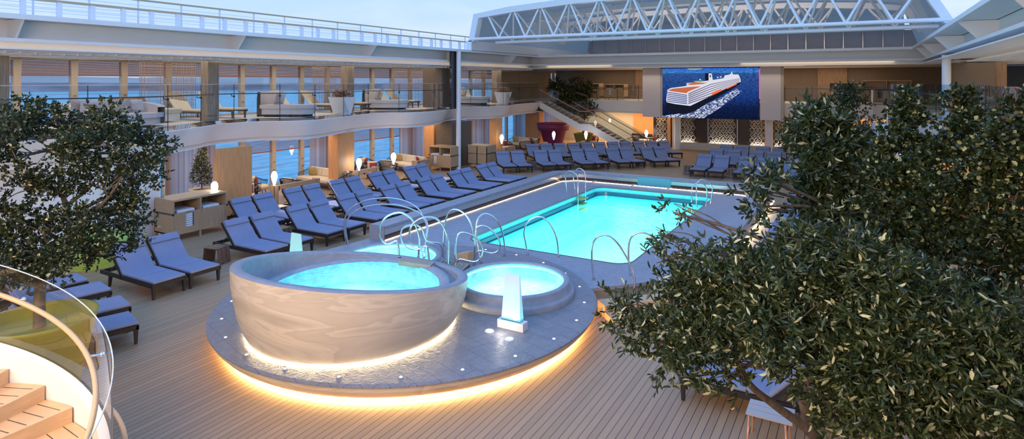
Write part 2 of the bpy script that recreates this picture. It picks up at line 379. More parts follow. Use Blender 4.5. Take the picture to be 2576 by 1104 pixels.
def catmull(pts, sub=6, closed=False):
    pts = [Vector(p) for p in pts]; n = len(pts); out = []
    rng = range(n) if closed else range(n - 1)
    for i in rng:
        g = (lambda k: pts[k % n]) if closed else (lambda k: pts[max(0, min(n - 1, k))])
        p0, p1, p2, p3 = g(i - 1), g(i), g(i + 1), g(i + 2)
        for k in range(sub):
            t = k / sub
            out.append(0.5 * ((2 * p1) + (p2 - p0) * t + (2 * p0 - 5 * p1 + 4 * p2 - p3) * t * t + (3 * p1 - p0 - 3 * p2 + p3) * t ** 3))
    if not closed: out.append(pts[-1])
    return out
# ================================================================ the setting
def rrect(x0, x1, y0, y1, r, k=6):
    out = []
    for cx, cy, a in ((x1 - r, y1 - r, 0), (x0 + r, y1 - r, PI / 2), (x0 + r, y0 + r, PI), (x1 - r, y0 + r, 1.5 * PI)):
        for i in range(k + 1): out.append((cx + r * math.cos(a + PI / 2 * i / k), cy + r * math.sin(a + PI / 2 * i / k)))
    return out
def ray_poly(c, p, poly):
    dx, dy = p[0] - c[0], p[1] - c[1]; best = None
    for i in range(len(poly)):
        a = poly[i]; b = poly[(i + 1) % len(poly)]; ex, ey = b[0] - a[0], b[1] - a[1]
        den = dx * ey - dy * ex
        if abs(den) < 1e-9: continue
        t = ((a[0] - c[0]) * ey - (a[1] - c[1]) * ex) / den; u = ((a[0] - c[0]) * dy - (a[1] - c[1]) * dx) / den
        if t > 0 and -1e-6 <= u <= 1 + 1e-6 and (best is None or t > best): best = t
    return (c[0] + dx * best, c[1] + dy * best)
PX0, PX1, PY0, PY1 = -9.5, -4.82, 13.9, 23.7
PC = ((PX0 + PX1) / 2, (PY0 + PY1) / 2)
FX0, FX1, FY0, FY1 = -30.0, 16.0, -7.0, 50.0
# deck floor with the opening of the pool left in it
m = MB(); hx0, hx1, hy0, hy1 = PX0 - .15, PX1 + .15, PY0 - .15, PY1 + .15
for a in ((-23, FX1, FY0, hy0), (-23, FX1, hy1, FY1), (-23, hx0, hy0, hy1), (hx1, FX1, hy0, hy1)): m.box(a[0], a[1], a[2], a[3], -0.12, 0.0)
struct('floor', m, DECK)
# sea, shore
m = MB(); m.add([(-9000, -4000, -25), (9000, -4000, -25), (9000, 9000, -25), (-9000, 9000, -25)], [(0, 1, 2, 3)])
o = mesh_obj('sea', m, SEA); o['kind'] = 'structure'
def ridge(name, base, H, amp, seed, mat, label):
    # a low coast: ridge mesh along an arc round the ship
    rnd = random.Random(seed); ph = [rnd.uniform(0, 6.28) for _ in range(8)]; n = 160; rings = [[], [], []]
    for i in range(n + 1):
        a = math.radians(-12 + 130 * i / n)   # from ahead round to port
        h = H + amp * sum(math.sin((k + 1) * 2.3 * i / n * 6.28 / 2 + ph[k]) / (k + 1.5) for k in range(8)) + rnd.uniform(-.04, .04) * H
        for r, (rr, z) in enumerate(((base, -25.5), (base * 1.1, -25 + max(h, H * .35)), (base * 1.3, -25.5))):
            rings[r].append((-math.sin(a) * rr, math.cos(a) * rr, z))
    mb = MB(); mb.loft([list(x) for x in rings], closed=False)
    o = mesh_obj(name, mb, mat); tag(o, label, 'hills')
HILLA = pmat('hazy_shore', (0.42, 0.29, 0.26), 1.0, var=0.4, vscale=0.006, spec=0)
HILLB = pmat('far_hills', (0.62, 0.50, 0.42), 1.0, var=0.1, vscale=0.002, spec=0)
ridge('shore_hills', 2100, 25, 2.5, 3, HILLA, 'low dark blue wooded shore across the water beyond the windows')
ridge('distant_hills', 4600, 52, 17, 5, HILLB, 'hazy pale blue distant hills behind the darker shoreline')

# ---- window wall to port (X = -23)
WX = -23.0
posts = [8.69 + 1.6 * k for k in range(-5, 26)]
m = MB()
m.box(WX - .3, WX, -7, 50, -0.12, 0.12); m.box(WX - .3, WX, -7, 50, 2.62, 3.42); m.box(WX - .35, WX + .02, -7, 50, 5.50, 5.72)
for y in posts:
    m.box(WX - .12, WX + .06, y - .1, y + .1, .12, 2.62); m.box(WX - .12, WX + .06, y - .1, y + .1, 3.42, 5.50)
struct('wall_left', m, MULL)
m = MB()
for y in posts: 
    m.box(WX - .1, WX - .08, y + .1, y + 1.5, .12, 2.62); m.box(WX - .1, WX - .08, y + .1, y + 1.5, 3.42, 5.50)
struct('window_1', m, GLASS)
m = MB()
for y in posts:
    for z in (.95, 4.35): m.box(WX - .02, WX + .0, y + .1, y + 1.5, z, z + .015)
    for z in (.8, 1.15, 3.9, 4.3): m.box(WX + .06, WX + .12, y - .04, y + .04, z, z + .03)
struct('window_2', m, STEEL)
# blinds, one per window bay
def blind(y, z1, z0, deck, k):
    mb = MB(); n = int((z1 - z0) / (.036 if z0 > 3 else .052))
    for i in range(n):
        z = z1 - (i + .5) * (z1 - z0) / n; mb.obox((WX + .02, y + .8, z), (.042, 1.36, .006), Matrix.Rotation(.65 if z0 > 3 else .42, 3, 'Y'))
    h = MB().box(WX, WX + .06, y + .11, y + 1.49, z1 - .02, z1 + .04)
    r = MB().box(WX + .0, WX + .05, y + .11, y + 1.49, z0 - .02, z0 + .015)
    t = thing('window_blind', 'half-lowered slatted blind in bay %s of the %s deck windows, counted from the bow end' % (NUMW[k], deck), 'blind', (WX, y + .8, z0), 0, 'slatted blinds along the %s deck windows' % deck)
    P('slats', mb, BLIND, t, True); P('head_rail', h, MULL, t, True); P('bottom_rail', r, BLIND, t, True)
NUMW = ['one', 'two', 'three', 'four', 'five', 'six', 'seven', 'eight', 'nine', 'ten', 'eleven', 'twelve', 'thirteen', 'fourteen', 'fifteen', 'sixteen', 'seventeen', 'eighteen', 'nineteen', 'twenty', 'twenty-one', 'twenty-two', 'twenty-three', 'twenty-four', 'twenty-five']
up = [y for y in posts if 6 < y < 37]
for k, y in enumerate(reversed(up)): blind(y, 5.50, 4.99, 'upper', k)
lo = [y for y in posts if (16 < y < 20.5) or (22.5 < y < 27) or (12 < y < 13) or (6 < y < 9)or (32.5<y<34.5)]
for k, y in enumerate(reversed(lo)): blind(y, 2.60, 1.64, 'lower', k)

# ---- upper deck to port: wavy slab edge
_e = [(-19.9, 1.0), (-19.7, 3.5), (-19.3, 5.5), (-18.5, 7.3), (-18.0, 9.2), (-18.2, 10.6), (-18.8, 11.7), (-19.3, 12.7), (-19.9, 13.7), (-19.85, 15), (-19.25, 15.6), (-18.75, 16.4), (-18.7, 17.3), (-19.2, 18.8), (-19.75, 20.3), (-20.05, 21.6), (-19.8, 22.5), (-19.0, 23.2), (-18.85, 24.9), (-19.5, 26.8), (-20.2, 28.3), (-20.3, 29.9), (-19.45, 30.9), (-19.2, 32.8), (-19.8, 35), (-20.1, 37.0), (-20.2, 39.2)]
EDGE = [(p.x, p.y) for p in catmull([(a, b, 0) for a, b in _e], 5)]
def off(path, d):
    out = []
    for i, p in enumerate(path):
        a = path[max(i - 1, 0)]; b = path[min(i + 1, len(path) - 1)]; tx, ty = b[0] - a[0], b[1] - a[1]; L = math.hypot(tx, ty) or 1
        out.append((p[0] + ty / L * d, p[1] - tx / L * d))
    return out
def z3(path, z): return [(p[0], p[1], z) for p in path]
e0 = EDGE; e1 = off(EDGE, -.30); e2 = off(EDGE, -.42); e3 = off(EDGE, -.55)
m = MB()
m.strip(z3(e1, 2.66), z3(e0, 3.26)); m.strip(z3(e0, 3.26), z3(off(EDGE, -.06), 3.27))
m.strip(z3(e2, 2.60), z3(e1, 2.66)); m.strip(z3(e2, 2.52), z3(e2, 2.60))
m.strip(z3(off(EDGE, -.38), 2.50), z3(off(EDGE, -.38), 2.53)) 
struct('trim_1', m, WHITE)
m = MB(); m.strip(z3(off(EDGE, -.06), 3.27), z3(e3, 3.36), smooth=True)
struct('trim_2', m, GUTTER)
m = MB(); n = len(EDGE)
m.strip(z3(e3, 3.36), [(WX, p[1], 3.36) for p in EDGE], smooth=False)
m.box(WX, -19.6, -7, 1, 3.2, 3.36); m.box(WX, -20.3, 39.2, 42.2, 3.2, 3.36)
struct('floor_upper_left', m, UPFLOOR)
m = MB(); m.strip([(WX, p[1], 2.56) for p in EDGE], z3(e2, 2.54), smooth=False); m.box(WX, -19.6, -7, 1, 2.54, 2.6); m.box(WX, -20.3, 39.2, 50, 2.54, 2.6)
struct('ceiling_lower_left', m, CREAM)
# glass balustrade following the wave
gl = off(EDGE, -.12); hr = off(EDGE, -.26)
t = thing('glass_balustrade', 'wavy clear glass balustrade with thin black handrail edging the upper deck on the left', 'balustrade', (-19.5, 20, 3.27))
i = 2; k = 0
while i + 4 < len(gl):
    seg = gl[i:i + 5]; inn = off(seg, -.015)
    mb = MB(); mb.strip(z3(seg, 3.27), z3(seg, 4.68)); 
    P('glass_panel', mb, GLASS, t, True)
    mb = MB().tube(z3(seg, 4.685), .008, 5); P('panel_edge', mb, GLASSE, t, True)
    if k % 2 == 0:
        mb = MB().tube([(seg[0][0], seg[0][1], 3.27), (seg[0][0], seg[0][1], 4.68)], .011, 6); P('joint', mb, DARKM, t, True)
        mb = MB(); h = hr[i]; q = seg[0]; mb.tube([(q[0], q[1], 4.24), (h[0], h[1], 4.24), (h[0], h[1], 4.32)], .014, 6); mb.ball((q[0], q[1], 4.24), .04, n=8, m=6)
        P('clamp', mb, DARKM, t, True)
    i += 4; k += 1
P('handrail', MB().tube(z3(hr[2:], 4.33), .020, 8), BLACKG, t, True)
# roof over the port gallery
def roof_side(x_edge, sgn, x_wall, nm, ys):
    # x_edge: inboard edge, sgn: +1 when outboard is towards +X
    y0, y1 = ys; o_ = lambda d: x_edge + sgn * d
    m = MB()
    m.box(o_(0), o_(.12), y0, y1, 6.40, 6.52); m.box(o_(.12), o_(.95), y0, y1, 6.44, 6.52)
    m.box(o_(.95), o_(1.0), y0, y1, 5.93, 6.44); m.box(o_(.45), o_(1.0), y0, y1, 5.88, 5.93)
    m.box(o_(.45), o_(.50), y0, y1, 5.84, 5.88); m.box(o_(.85), o_(.95), y0, y1, 5.66, 5.88)
    m.box(o_(.30), o_(1.0), y0, y1, 5.63, 5.66)
    struct('trim_' + nm, m, WHITE)
    m = MB(); m.box(o_(.95), x_wall, y0, y1, 5.66, 5.72)
    struct('ceiling_' + nm, m, CREAM)
    m = MB(); m.box(o_(.92), x_wall - sgn * .2, y0, y1, 6.44, 6.50); struct('roof_' + nm, m, WHITE2)
roof_side(-18.75, -1, WX, 'left', (-7, 36.9))
m = MB()
for y in (0.7, 7.26, 13.79, 20.47, 27.0, 33.2):
    m.ext([(-18.80, y - .03, 6.42), (-19.70, y - .03, 6.42), (-19.70, y - .03, 5.92), (-19.25, y - .03, 5.92)], (0, .06, 0))
struct('trim_brackets_left', m, WHITE)
m = MB(); m.box(-19.34, -19.28, -6, 36, 5.862, 5.878); struct('trim_cove_light_left', m, LEDC)
# wavy slatted ceiling grille
m = MB(); rnd = random.Random(4)
y = 5.0
while y < 36.5:
    zz = 5.56 + .02 * math.sin(y * 2.1)
    m.bar((-19.3, y, zz), (-22.7, y + .12, zz + .02), .03, .05); y += .34
for k in range(9):
    x = -19.4 - k * .4; m.tube([(x, 5 + j * .9, 5.55 + .018 * math.sin(j * 1.7 + k)) for j in range(36)], .018, 4)
struct('ceiling_grille_left', m, WHITE2)

# columns and cladding between the decks
def boxcol(name, x0, x1, y0, y1, z0, z1, mat, label):
    return solo(name, MB().box(x0, x1, y0, y1, z0, z1), mat, label, 'column', bevel=.015)
boxcol('column', -20.5, -20.05, 13.2, 13.62, 3.36, 5.5, GREYW, 'square grey oak column on the upper deck, right of the big round daybed')
boxcol('column', -21.1, -20.7, 20.55, 21.0, 3.36, 5.5, GREYW, 'square grey oak column behind the first flower planter on the upper deck')
boxcol('column', -20.4, -20.0, 7.0, 7.4, 3.36, 5.5, GREYW, 'grey oak column at the far left edge of the upper deck')
boxcol('column', -21.1, -20.7, 33.9, 34.5, 3.36, 5.5, GREYW, 'grey oak column behind the second flower planter on the upper deck')
boxcol('clad_shaft', -20.9, -19.6, 26.4, 28.0, 3.36, 5.5, BROWNC, 'broad brown textured shaft on the upper deck beside the steel post')
boxcol('clad_shaft', -20.7, -19.6, 27.35, 29.3, 0, 2.5, BROWNC, 'dark brown textured shaft under the upper deck behind the far towel cabinet')
boxcol('wood_pier', -19.08, -18.9, 12.72, 14.13, 0, 2.5, ORANGEW, 'broad orange wood pier beside the near towel cabinet')
boxcol('wood_pier', -20.6, -20.0, 19.3, 20.3, 0, 2.5, ORANGEW, 'narrow orange wood pier right of the first striped curtains')
boxcol('wood_pier', -21.6, -20.9, 27.4, 28.3, 0, 2.5, ORANGEW, 'orange wood edge behind the dark clad shaft')
boxcol('wood_pier', -20.0, -19.5, 31.9, 32.6, 0, 2.5, ORANGEW, 'slim orange wood pier right of the third cream sofa')
boxcol('wood_pier', -22.6, -21.4, 41.3, 42.0, 0, 2.5, ORANGEW, 'orange wood pier left of the purple pot')
m = MB().lathe([(.13, 0), (.13, 6.4)], (-18.85, 26.9), 24); t = thing('steel_post', 'tall pale blue steel post rising through both decks on the left', 'post', (-18.85, 26.9, 0))
P('shaft', m, WHITE2, t, True); P('cladding', MB().box(-19.12, -19.0, 26.45, 27.25, 3.3, 6.4), BLACKG, t, True, label='dark glossy cladding strip')
# curved white stair drum on the left
def drum(cx, cy, r, a0, a1, z0, z1, th=.08):
    mb = MB(); n = 24
    ang = [a0 + (a1 - a0) * i / n for i in range(n + 1)]
    c = [(cx + r * math.cos(a), cy + r * math.sin(a)) for a in ang]; d = [(cx + (r - th) * math.cos(a), cy + (r - th) * math.sin(a)) for a in ang]
    mb.strip(z3(c, z0), z3(c, z1)); mb.strip(z3(d, z1), z3(d, z0)); mb.strip(z3(c, z1), z3(d, z1)); return mb
struct('wall_curved_left', drum(-21.4, 9.2, 2.9, -1.1, .62, 0, 2.53), WHITE)
for x, y, l in ((-18.45, 10.65, 'slim steel post standing at the left end of the near towel cabinet'), (-17.45, 9.25, 'slim steel post partly behind the left tree foliage')):
    solo('steel_post', MB().lathe([(.05, 0), (.05, 2.7)], (x, y), 14), STEEL, l, 'post')

# ---- curtains on the lower windows
def wavy(x, y0, y1, z0, z1, amp=.05, per=.22):
    n = max(8, int((y1 - y0) / per * 8)); A = []
    for i in range(n + 1):
        y = y0 + (y1 - y0) * i / n; A.append((x + amp * math.sin(2 * PI * (y - y0) / per) * (1 + .3 * math.sin(y * 3)), y))
    return MB().strip(z3(A, z0), z3(A, z1))
for y0, y1, l in ((13.1, 15.3, 'striped lilac curtain behind the potted conifer at the left'), (20.15, 22.4, 'striped lilac curtain behind the first cream sofa'), (26.6, 30.0, 'striped lilac curtain behind the second cream sofa'), (33.4, 37.6, 'striped curtain behind the third cream sofa'), (39.6, 46.0, 'long striped beige curtain left of the purple pot')):
    t = thing('curtain', l, 'curtain', (-22.8, y0, 0)); P('drape', wavy(-22.75, y0, y1, .05, 2.5), CURT, t, True); P('track', MB().box(-22.8, -22.7, y0, y1, 2.5, 2.54), STEEL, t, True)
# see-through plaid screens upstairs
def plaid(x, y0, y1, l):
    mb = MB(); rnd = random.Random(int(y0 * 10)); y = y0
    while y < y1: w = rnd.choice((.006, .010, .024)); mb.box(x, x + .006, y, y + w, 3.4, 5.6); y += w + rnd.uniform(.03, .08)
    z = 3.42
    while z < 5.6: w = rnd.choice((.006, .008, .016)); mb.box(x + .006, x + .012, y0, y1, z, z + w); z += w + rnd.uniform(.025, .05)
    return solo('plaid_screen', mb, SHEERM, l, 'screen')
plaid(-22.2, 12.0, 14.1, 'see-through plaid screen left of the first upper deck column')
plaid(-22.2, 19.8, 21.8, 'see-through plaid screen between the second cream daybed and the planter')
plaid(-22.2, 25.4, 29.0, 'see-through plaid screen behind the third round daybed')
plaid(-22.2, 33.5, 36.2, 'see-through plaid screen at the far end of the upper deck windows')
plaid(-21.4, 42.4, 44.5, 'see-through plaid screen in the far left upper corner')

# ---- after end: beam, upper deck, rear walls
m = MB()
m.box(-18.9, 2.6, 36.0, 36.12, 6.38, 6.52); m.box(-20.2, 3.6, 36.12, 36.9, 6.44, 6.52); m.box(-20.2, 3.6, 36.9, 37.0, 5.95, 6.44)
m.box(-20.2, 3.6, 36.4, 37.0, 5.88, 5.95); m.box(-20.2, 3.6, 36.4, 36.45, 5.84, 5.88); m.box(-23, 6, 36.9, 37.0, 5.66, 5.88)
struct('trim_rear', m, WHITE)
m = MB().box(-24, 12, 37.0, 49, 5.72, 5.82); struct('ceiling_rear', m, CREAM)
m = MB(); m.box(-18.5, -13.9, 36.75, 36.85, 5.862, 5.878); m.box(-6.0, 1.5, 36.75, 36.85, 5.862, 5.878); struct('trim_cove_light_rear', m, LEDC)
m = MB(); m.box(-20.3, 12, 42.0, 42.25, 2.60, 3.38); m.box(-20.3, 12, 42.1, 42.4, 2.50, 2.60)
struct('trim_rear_slab', m, WHITE)
m = MB().box(-23, 12, 42.25, 49, 3.26, 3.36); struct('floor_upper_rear', m, UPFLOOR)
m = MB().box(-23, 12, 42.25, 49, 2.56, 2.62); struct('ceiling_lower_rear', m, CREAM)
m = MB().box(-23, 12, 47.5, 47.8, 3.36, 5.72); struct('wall_rear_upper', m, BROWNC)
m = MB(); m.box(-15.8, -14.9, 47.4, 47.52, 3.36, 5.72); m.box(-2.6, -.8, 47.4, 47.52, 3.36, 5.72); m.box(5.2, 6.4, 47.4, 47.52, 3.36, 5.72); struct('trim_rear_wood', m, WALNUT)
m = MB().box(-23, 12, 46.4, 46.7, 0, 2.56); struct('wall_rear', m, BEIGEW)
m = MB(); m.box(-15.6, -12.9, 46.3, 46.42, 0, 2.5); m.box(-1.6, 12, 44.3, 44.42, 0, 2.5); struct('wall_rear_wood', m, ORANGEW)
t = thing('glass_balustrade', 'straight glass balustrade with dark handrail along the rear upper deck', 'balustrade', (-9, 42.2, 3.38))
for k in range(14):
    x = -20.2 + k * 1.6
    P('glass_panel', MB().box(x, x + 1.57, 42.14, 42.155, 3.3, 4.5), GLASS, t, True)
    P('joint', MB().box(x + 1.57, x + 1.6, 42.13, 42.16, 3.3, 4.5), DARKM, t, True)
P('handrail', MB().tube([(-20.2, 42.3, 4.32), (2.2, 42.3, 4.32)], .022, 8), BLACKG, t, True)
for x, l in ((-11.23, 'round white column under the left side of the big screen'), (-5.15, 'round white column under the right side of the big screen')):
    solo('round_column', MB().lathe([(.26, 0), (.24, .1), (.24, 2.62)], (x, 42.9 if x < -8 else 42.4), 24), WHITE, l, 'column')
solo('round_column', MB().lathe([(.15, 3.36), (.15, 5.8)], (2.85, 28.4), 20), WHITE, 'round white column on the right upper deck in front of the brown wall', 'column')
solo('round_column', MB().lathe([(.17, 0), (.17, 2.6)], (.25, 38.4), 20), BEIGEW, 'round beige column before the orange wall, behind the right trees', 'column')

# ---- starboard side
roof_side(2.22, 1, 11.0, 'right', (-1, 37))
m = MB()
for y in (7.5, 14.0, 20.3, 26.6, 31.6, 35.0):
    m.ext([(2.27, y - .03, 6.42), (3.17, y - .03, 6.42), (3.17, y - .03, 5.92), (2.72, y - .03, 5.92)], (0, .06, 0))
struct('trim_brackets_right', m, WHITE)
m = MB(); y = 8.0
while y < 34: m.bar((3.5, y, 5.56), (7.5, y + .15, 5.58), .03, .05); y += .34
for k in range(9): m.tube([(3.6 + k * .42, 8 + j * .9, 5.55 + .018 * math.sin(j * 1.7 + k)) for j in range(29)], .018, 4)
struct('ceiling_grille_right', m, WHITE2)
_r = [(3.3, 3), (2.9, 8), (3.4, 13), (2.7, 17), (2.6, 20), (3.2, 23), (2.2, 26), (1.2, 28.5), (0.9, 30.5), (1.6, 32.5), (2.4, 34.5), (2.6, 37), (2.4, 42)]
RE = [(p.x, p.y) for p in catmull([(a, b, 0) for a, b in _r], 5)]
r1 = off(RE, .30); r2 = off(RE, .42); r3 = off(RE, .5)
m = MB(); m.strip(z3(RE, 3.26), z3(r1, 2.66)); m.strip(z3(off(RE, .06), 3.27), z3(RE, 3.26)); m.strip(z3(r1, 2.66), z3(r2, 2.54)); struct('trim_right_slab', m, WHITE)
m = MB(); m.strip([(10.8, p[1], 3.34) for p in RE], z3(off(RE, .06), 3.34), smooth=False); struct('floor_upper_right', m, UPFLOOR)
m = MB(); m.strip(z3(r2, 2.55), [(10.8, p[1], 2.55) for p in RE], smooth=False); struct('ceiling_lower_right', m, CREAM)
m = MB(); m.box(10.8, 11.0, 3, 44, 0, 5.7); struct('wall_right', m, MULL)
rg = off(RE, .12); rh = off(RE, .26)
t = thing('glass_balustrade', 'curving blue-tinted glass balustrade of the right upper deck behind the trees', 'balustrade', (2, 25, 3.3))
i = 2
while i + 4 < len(rg):
    seg = rg[i:i + 5]; P('glass_panel', MB().strip(z3(seg, 3.27), z3(seg, 4.68)), GLASSB if seg[0][1] < 27 else GLASS, t, True)
    P('joint', MB().tube([(seg[0][0], seg[0][1], 3.27), (seg[0][0], seg[0][1], 4.68)], .014, 6), DARKM, t, True); i += 4
P('handrail', MB().tube(z3(rh[2:], 4.33), .020, 8), BLACKG, t, True)
m = MB().box(3.0, 4.35, 28.6, 30.2, 3.36, 5.5); solo('clad_shaft', m, BROWNC, 'broad brown clad shaft on the right upper deck behind the white column', 'shaft')
m = MB().box(4.36, 4.75, 28.9, 29.3, 3.36, 5.5); solo('column', m, WALNUT, 'wood column right of the brown shaft on the right upper deck', 'column')
# white stair bulges with tall glass
for cx, cy, r, z0, z1, l in ((1.35, 28.0, 1.0, 2.35, 3.15, 'upper white rounded stair landing with tall curved glass at right'), (1.75, 24.3, 1.0, 1.5, 2.75, 'lower white rounded stair wall with tall curved glass at right')):
    t = thing('stair_bulge', l, 'staircase', (cx, cy, z0))
    P('wall', drum(cx, cy, r, PI * .55, PI * 1.45, z0, z1), WHITE, t, True)
    gm = MB(); ang = [PI * .55 + PI * .9 * i / 16 for i in range(17)]; c = [(cx + (r - .04) * math.cos(a), cy + (r - .04) * math.sin(a)) for a in ang]
    gm.strip(z3(c, z1), z3(c, z1 + 1.3)); P('glass', gm, GLASS, t, True)
    P('glass_rim', MB().tube(z3(c, z1 + 1.3), .018, 6), DARKM, t, True)
    P('upright', MB().tube([(c[0][0], c[0][1], z1), (c[0][0], c[0][1], z1 + 1.3)], .03, 8), STEEL, t, True)
    P('upright', MB().tube([(c[8][0], c[8][1], z1), (c[8][0], c[8][1], z1 + 1.3)], .03, 8), STEEL, t, True)

# ---- open roof: rails on the port roof edge
t = thing('roof_railing', 'white roof railing with wooden top rail along the near roof edge', 'railing', (-20, 20, 6.5))
RX = -20.0; yy = 6.8 + .0; k = 0
ry = [7.7 + .872 * k for k in range(0, 27)]
for y in ry: P('post', MB().box(RX - .05, RX + .05, y - .06, y + .06, 6.5, 7.06), WHITE2, t, True)
P('top_rail', MB().box(RX - .05, RX + .05, 5.0, 31, 7.06, 7.12), HANDW, t, True)
for z in (6.64, 6.76, 6.88, 6.98): P('wire', MB().tube([(RX, 5, z), (RX, 31, z)], .008, 5), WHITE2, t, True)
t = thing('roof_railing', 'thin outer roof railing with wooden top rail seen beyond the near railing', 'railing', (-24, 20, 6.8))
for k in range(16): P('post', MB().box(-24.02, -23.98, 9.5 + 1.7 * k, 9.55 + 1.7 * k, 6.5, 7.9), WHITE2, t, True)
P('top_rail', MB().box(-24.05, -23.95, 6, 36, 7.88, 7.94), HANDW, t, True)
for z in (7.0, 7.25, 7.5, 7.7): P('wire', MB().tube([(-24, 6, z), (-24, 36, z)], .008, 5), WHITE2, t, True)
m = MB().box(-26, -23.9, -7, 50, 6.45, 6.5); struct('roof_outer_left', m, WHITE2)
# ---- sliding dome: three lattice arches, skin and end wall
def arch(Y, sc, lab, nodes=True, zoff=0.0):
    t = thing('roof_truss', lab, 'truss', (-8, Y, 7))
    zb = 7.13 + (Y - 28) * .0805
    out = [(-18.95, 7.0), (-18.62, 8.52), (-16.3, 8.80), (-12.5, 9.02), (-8, 9.08), (-3.5, 9.02), (.1, 8.80), (2.3, 8.45), (3.1, 7.0)]
    out = [(x, z + zoff + (sc if 0 < i < 8 else 0)) for i, (x, z) in enumerate(out)]
    inn = [(-18.60, 7.0), (-18.30, 8.28), (-16.2, 8.48), (-12.45, 8.72), (-8, 8.78), (-3.55, 8.72), (0.0, 8.48), (2.05, 8.22), (2.75, 7.0)]
    inn = [(x, z + zoff + (sc if 0 < i < 8 else 0)) for i, (x, z) in enumerate(inn)]
    mb = MB()
    for i in range(8):
        mb.ext([(out[i][0], Y, out[i][1]), (out[i + 1][0], Y, out[i + 1][1]), (inn[i + 1][0], Y, inn[i + 1][1]), (inn[i][0], Y, inn[i][1])], (0, .45, 0))
    P('arch_beam', mb, WHITE2, t, True)
    P('bottom_tube', MB().tube([(-18.8, Y, zb), (2.9, Y, zb)], .085, 12), WHITE2, t, True)
    P('bottom_tube', MB().tube([(-18.0, Y + 1.4, zb - .14), (2.7, Y + 1.4, zb - .14)], .085, 12), WHITE2, t, True)
    def top(x):
        for i in range(8):
            if inn[i][0] <= x <= inn[i + 1][0]:
                u = (x - inn[i][0]) / (inn[i + 1][0] - inn[i][0]); return inn[i][1] + u * (inn[i + 1][1] - inn[i][1])
        return inn[0][1]
    xs = [-16.97 + 1.645 * k for k in range(12)]
    for x in xs:
        for s_ in (-.82, .82):
            xt = x + s_ * .88
            if -18.2 < xt < 2.0:
                P('brace', MB().tube([(x, Y, zb), (xt, Y + .1, top(xt))], .055, 8), WHITE2, t, True)
                P('brace', MB().tube([(x + .1, Y + 1.4, zb - .14), (xt, Y + .35, top(xt))], .05, 8), WHITE2, t, True)
    return t
arch(28.0, 0, 'foremost white tubular lattice roof truss spanning the open roof')
arch(33.5, 0.0, 'second white lattice roof truss under the sliding roof', zoff=.25)
arch(39.5, 0, 'rearmost white lattice roof truss, smallest in the picture', zoff=.45)
def make_skin():
    m_, nt, out = node_mat('roof_glazing')
    d = N(nt, 'ShaderNodeBsdfDiffuse'); d.inputs[0].default_value = (.46, .46, .45, 1)
    tl = N(nt, 'ShaderNodeBsdfTranslucent'); tl.inputs[0].default_value = (.34, .37, .36, 1)
    mx = N(nt, 'ShaderNodeMixShader'); mx.inputs[0].default_value = .35; nt.links.new(d.outputs[0], mx.inputs[1]); nt.links.new(tl.outputs[0], mx.inputs[2])
    nt.links.new(mx.outputs[0], out.inputs[0]); return m_
SKIN = make_skin()
prof = [(-18.95, 7.0), (-18.62, 8.54), (-16.3, 8.82), (-12.5, 9.04), (-8, 9.10), (-3.5, 9.04), (.1, 8.82), (2.3, 8.47), (3.1, 7.0)]
m = MB(); m.strip([(x, 28.5, z) for x, z in prof[1:-1]], [(x, 45.05, z + .85) for x, z in prof[1:-1]], smooth=False)
m.strip([(x, 28.5, z) for x, z in prof[:2]], [(x, 45.05, z + (.85 if z > 8 else 0)) for x, z in prof[:2]], smooth=False); m.strip([(x, 28.5, z) for x, z in prof[-2:]], [(x, 45.05, z + (.85 if z > 8 else 0)) for x, z in prof[-2:]], smooth=False)
struct('roof_sliding', m, SKIN)
m = MB()
for Y in (31, 36.5, 42): 
    for i in range(1, 7): m.bar((prof[i][0], Y, prof[i][1] - .06 + (Y - 28.5) * .0515), (prof[i + 1][0], Y, prof[i + 1][1] - .06 + (Y - 28.5) * .0515), .08, .08)
for x, z in prof[1:-1]: m.bar((x, 28.5, z - .08), (x, 45, z + .77), .07, .07)
struct('roof_ribs', m, WHITE2)
m = MB().add([(-18.6, 45, 8.0), (2.4, 45, 8.0), (2.3, 45.05, 9.3), (.1, 45.05, 9.65), (-3.5, 45.05, 9.88), (-8, 45.05, 9.94), (-12.5, 45.05, 9.88), (-16.3, 45.05, 9.66), (-18.6, 45.05, 9.38)], [tuple(range(9))]); struct('roof_end_glazing', m, SKIN)
m = MB().box(-19, 3.1, 45, 45.1, 6.4, 8.0); struct('roof_end_wall', m, DOMEG)
m = MB(); k = 0
x = -18.6
while x < 3: m.box(x, x + .05, 44.93, 45.0, 6.4, 8.0); x += 1.1
m.box(-19, 3, 44.9, 45, 6.78, 6.84); struct('roof_end_ribs', m, STEEL)
m = MB(); m.box(-19.1, -18.75, 28, 45, 6.5, 7.05); m.box(2.9, 3.2, 28, 45, 6.5, 7.05); struct('roof_rail_bed', m, WHITE2)
t = thing('deckhouse', 'pale deckhouse rising behind the sliding roof at the upper middle', 'deckhouse', (-19, 50, 9))
P('wall', MB().box(-20.8, -8, 50, 54, 6, 13.5), WHITE2, t, True); P('window_band', MB().box(-19.6, -14, 49.95, 50.02, 10.2, 12.5), pmat('blue_window', (.25, .35, .55), .2), t, True)
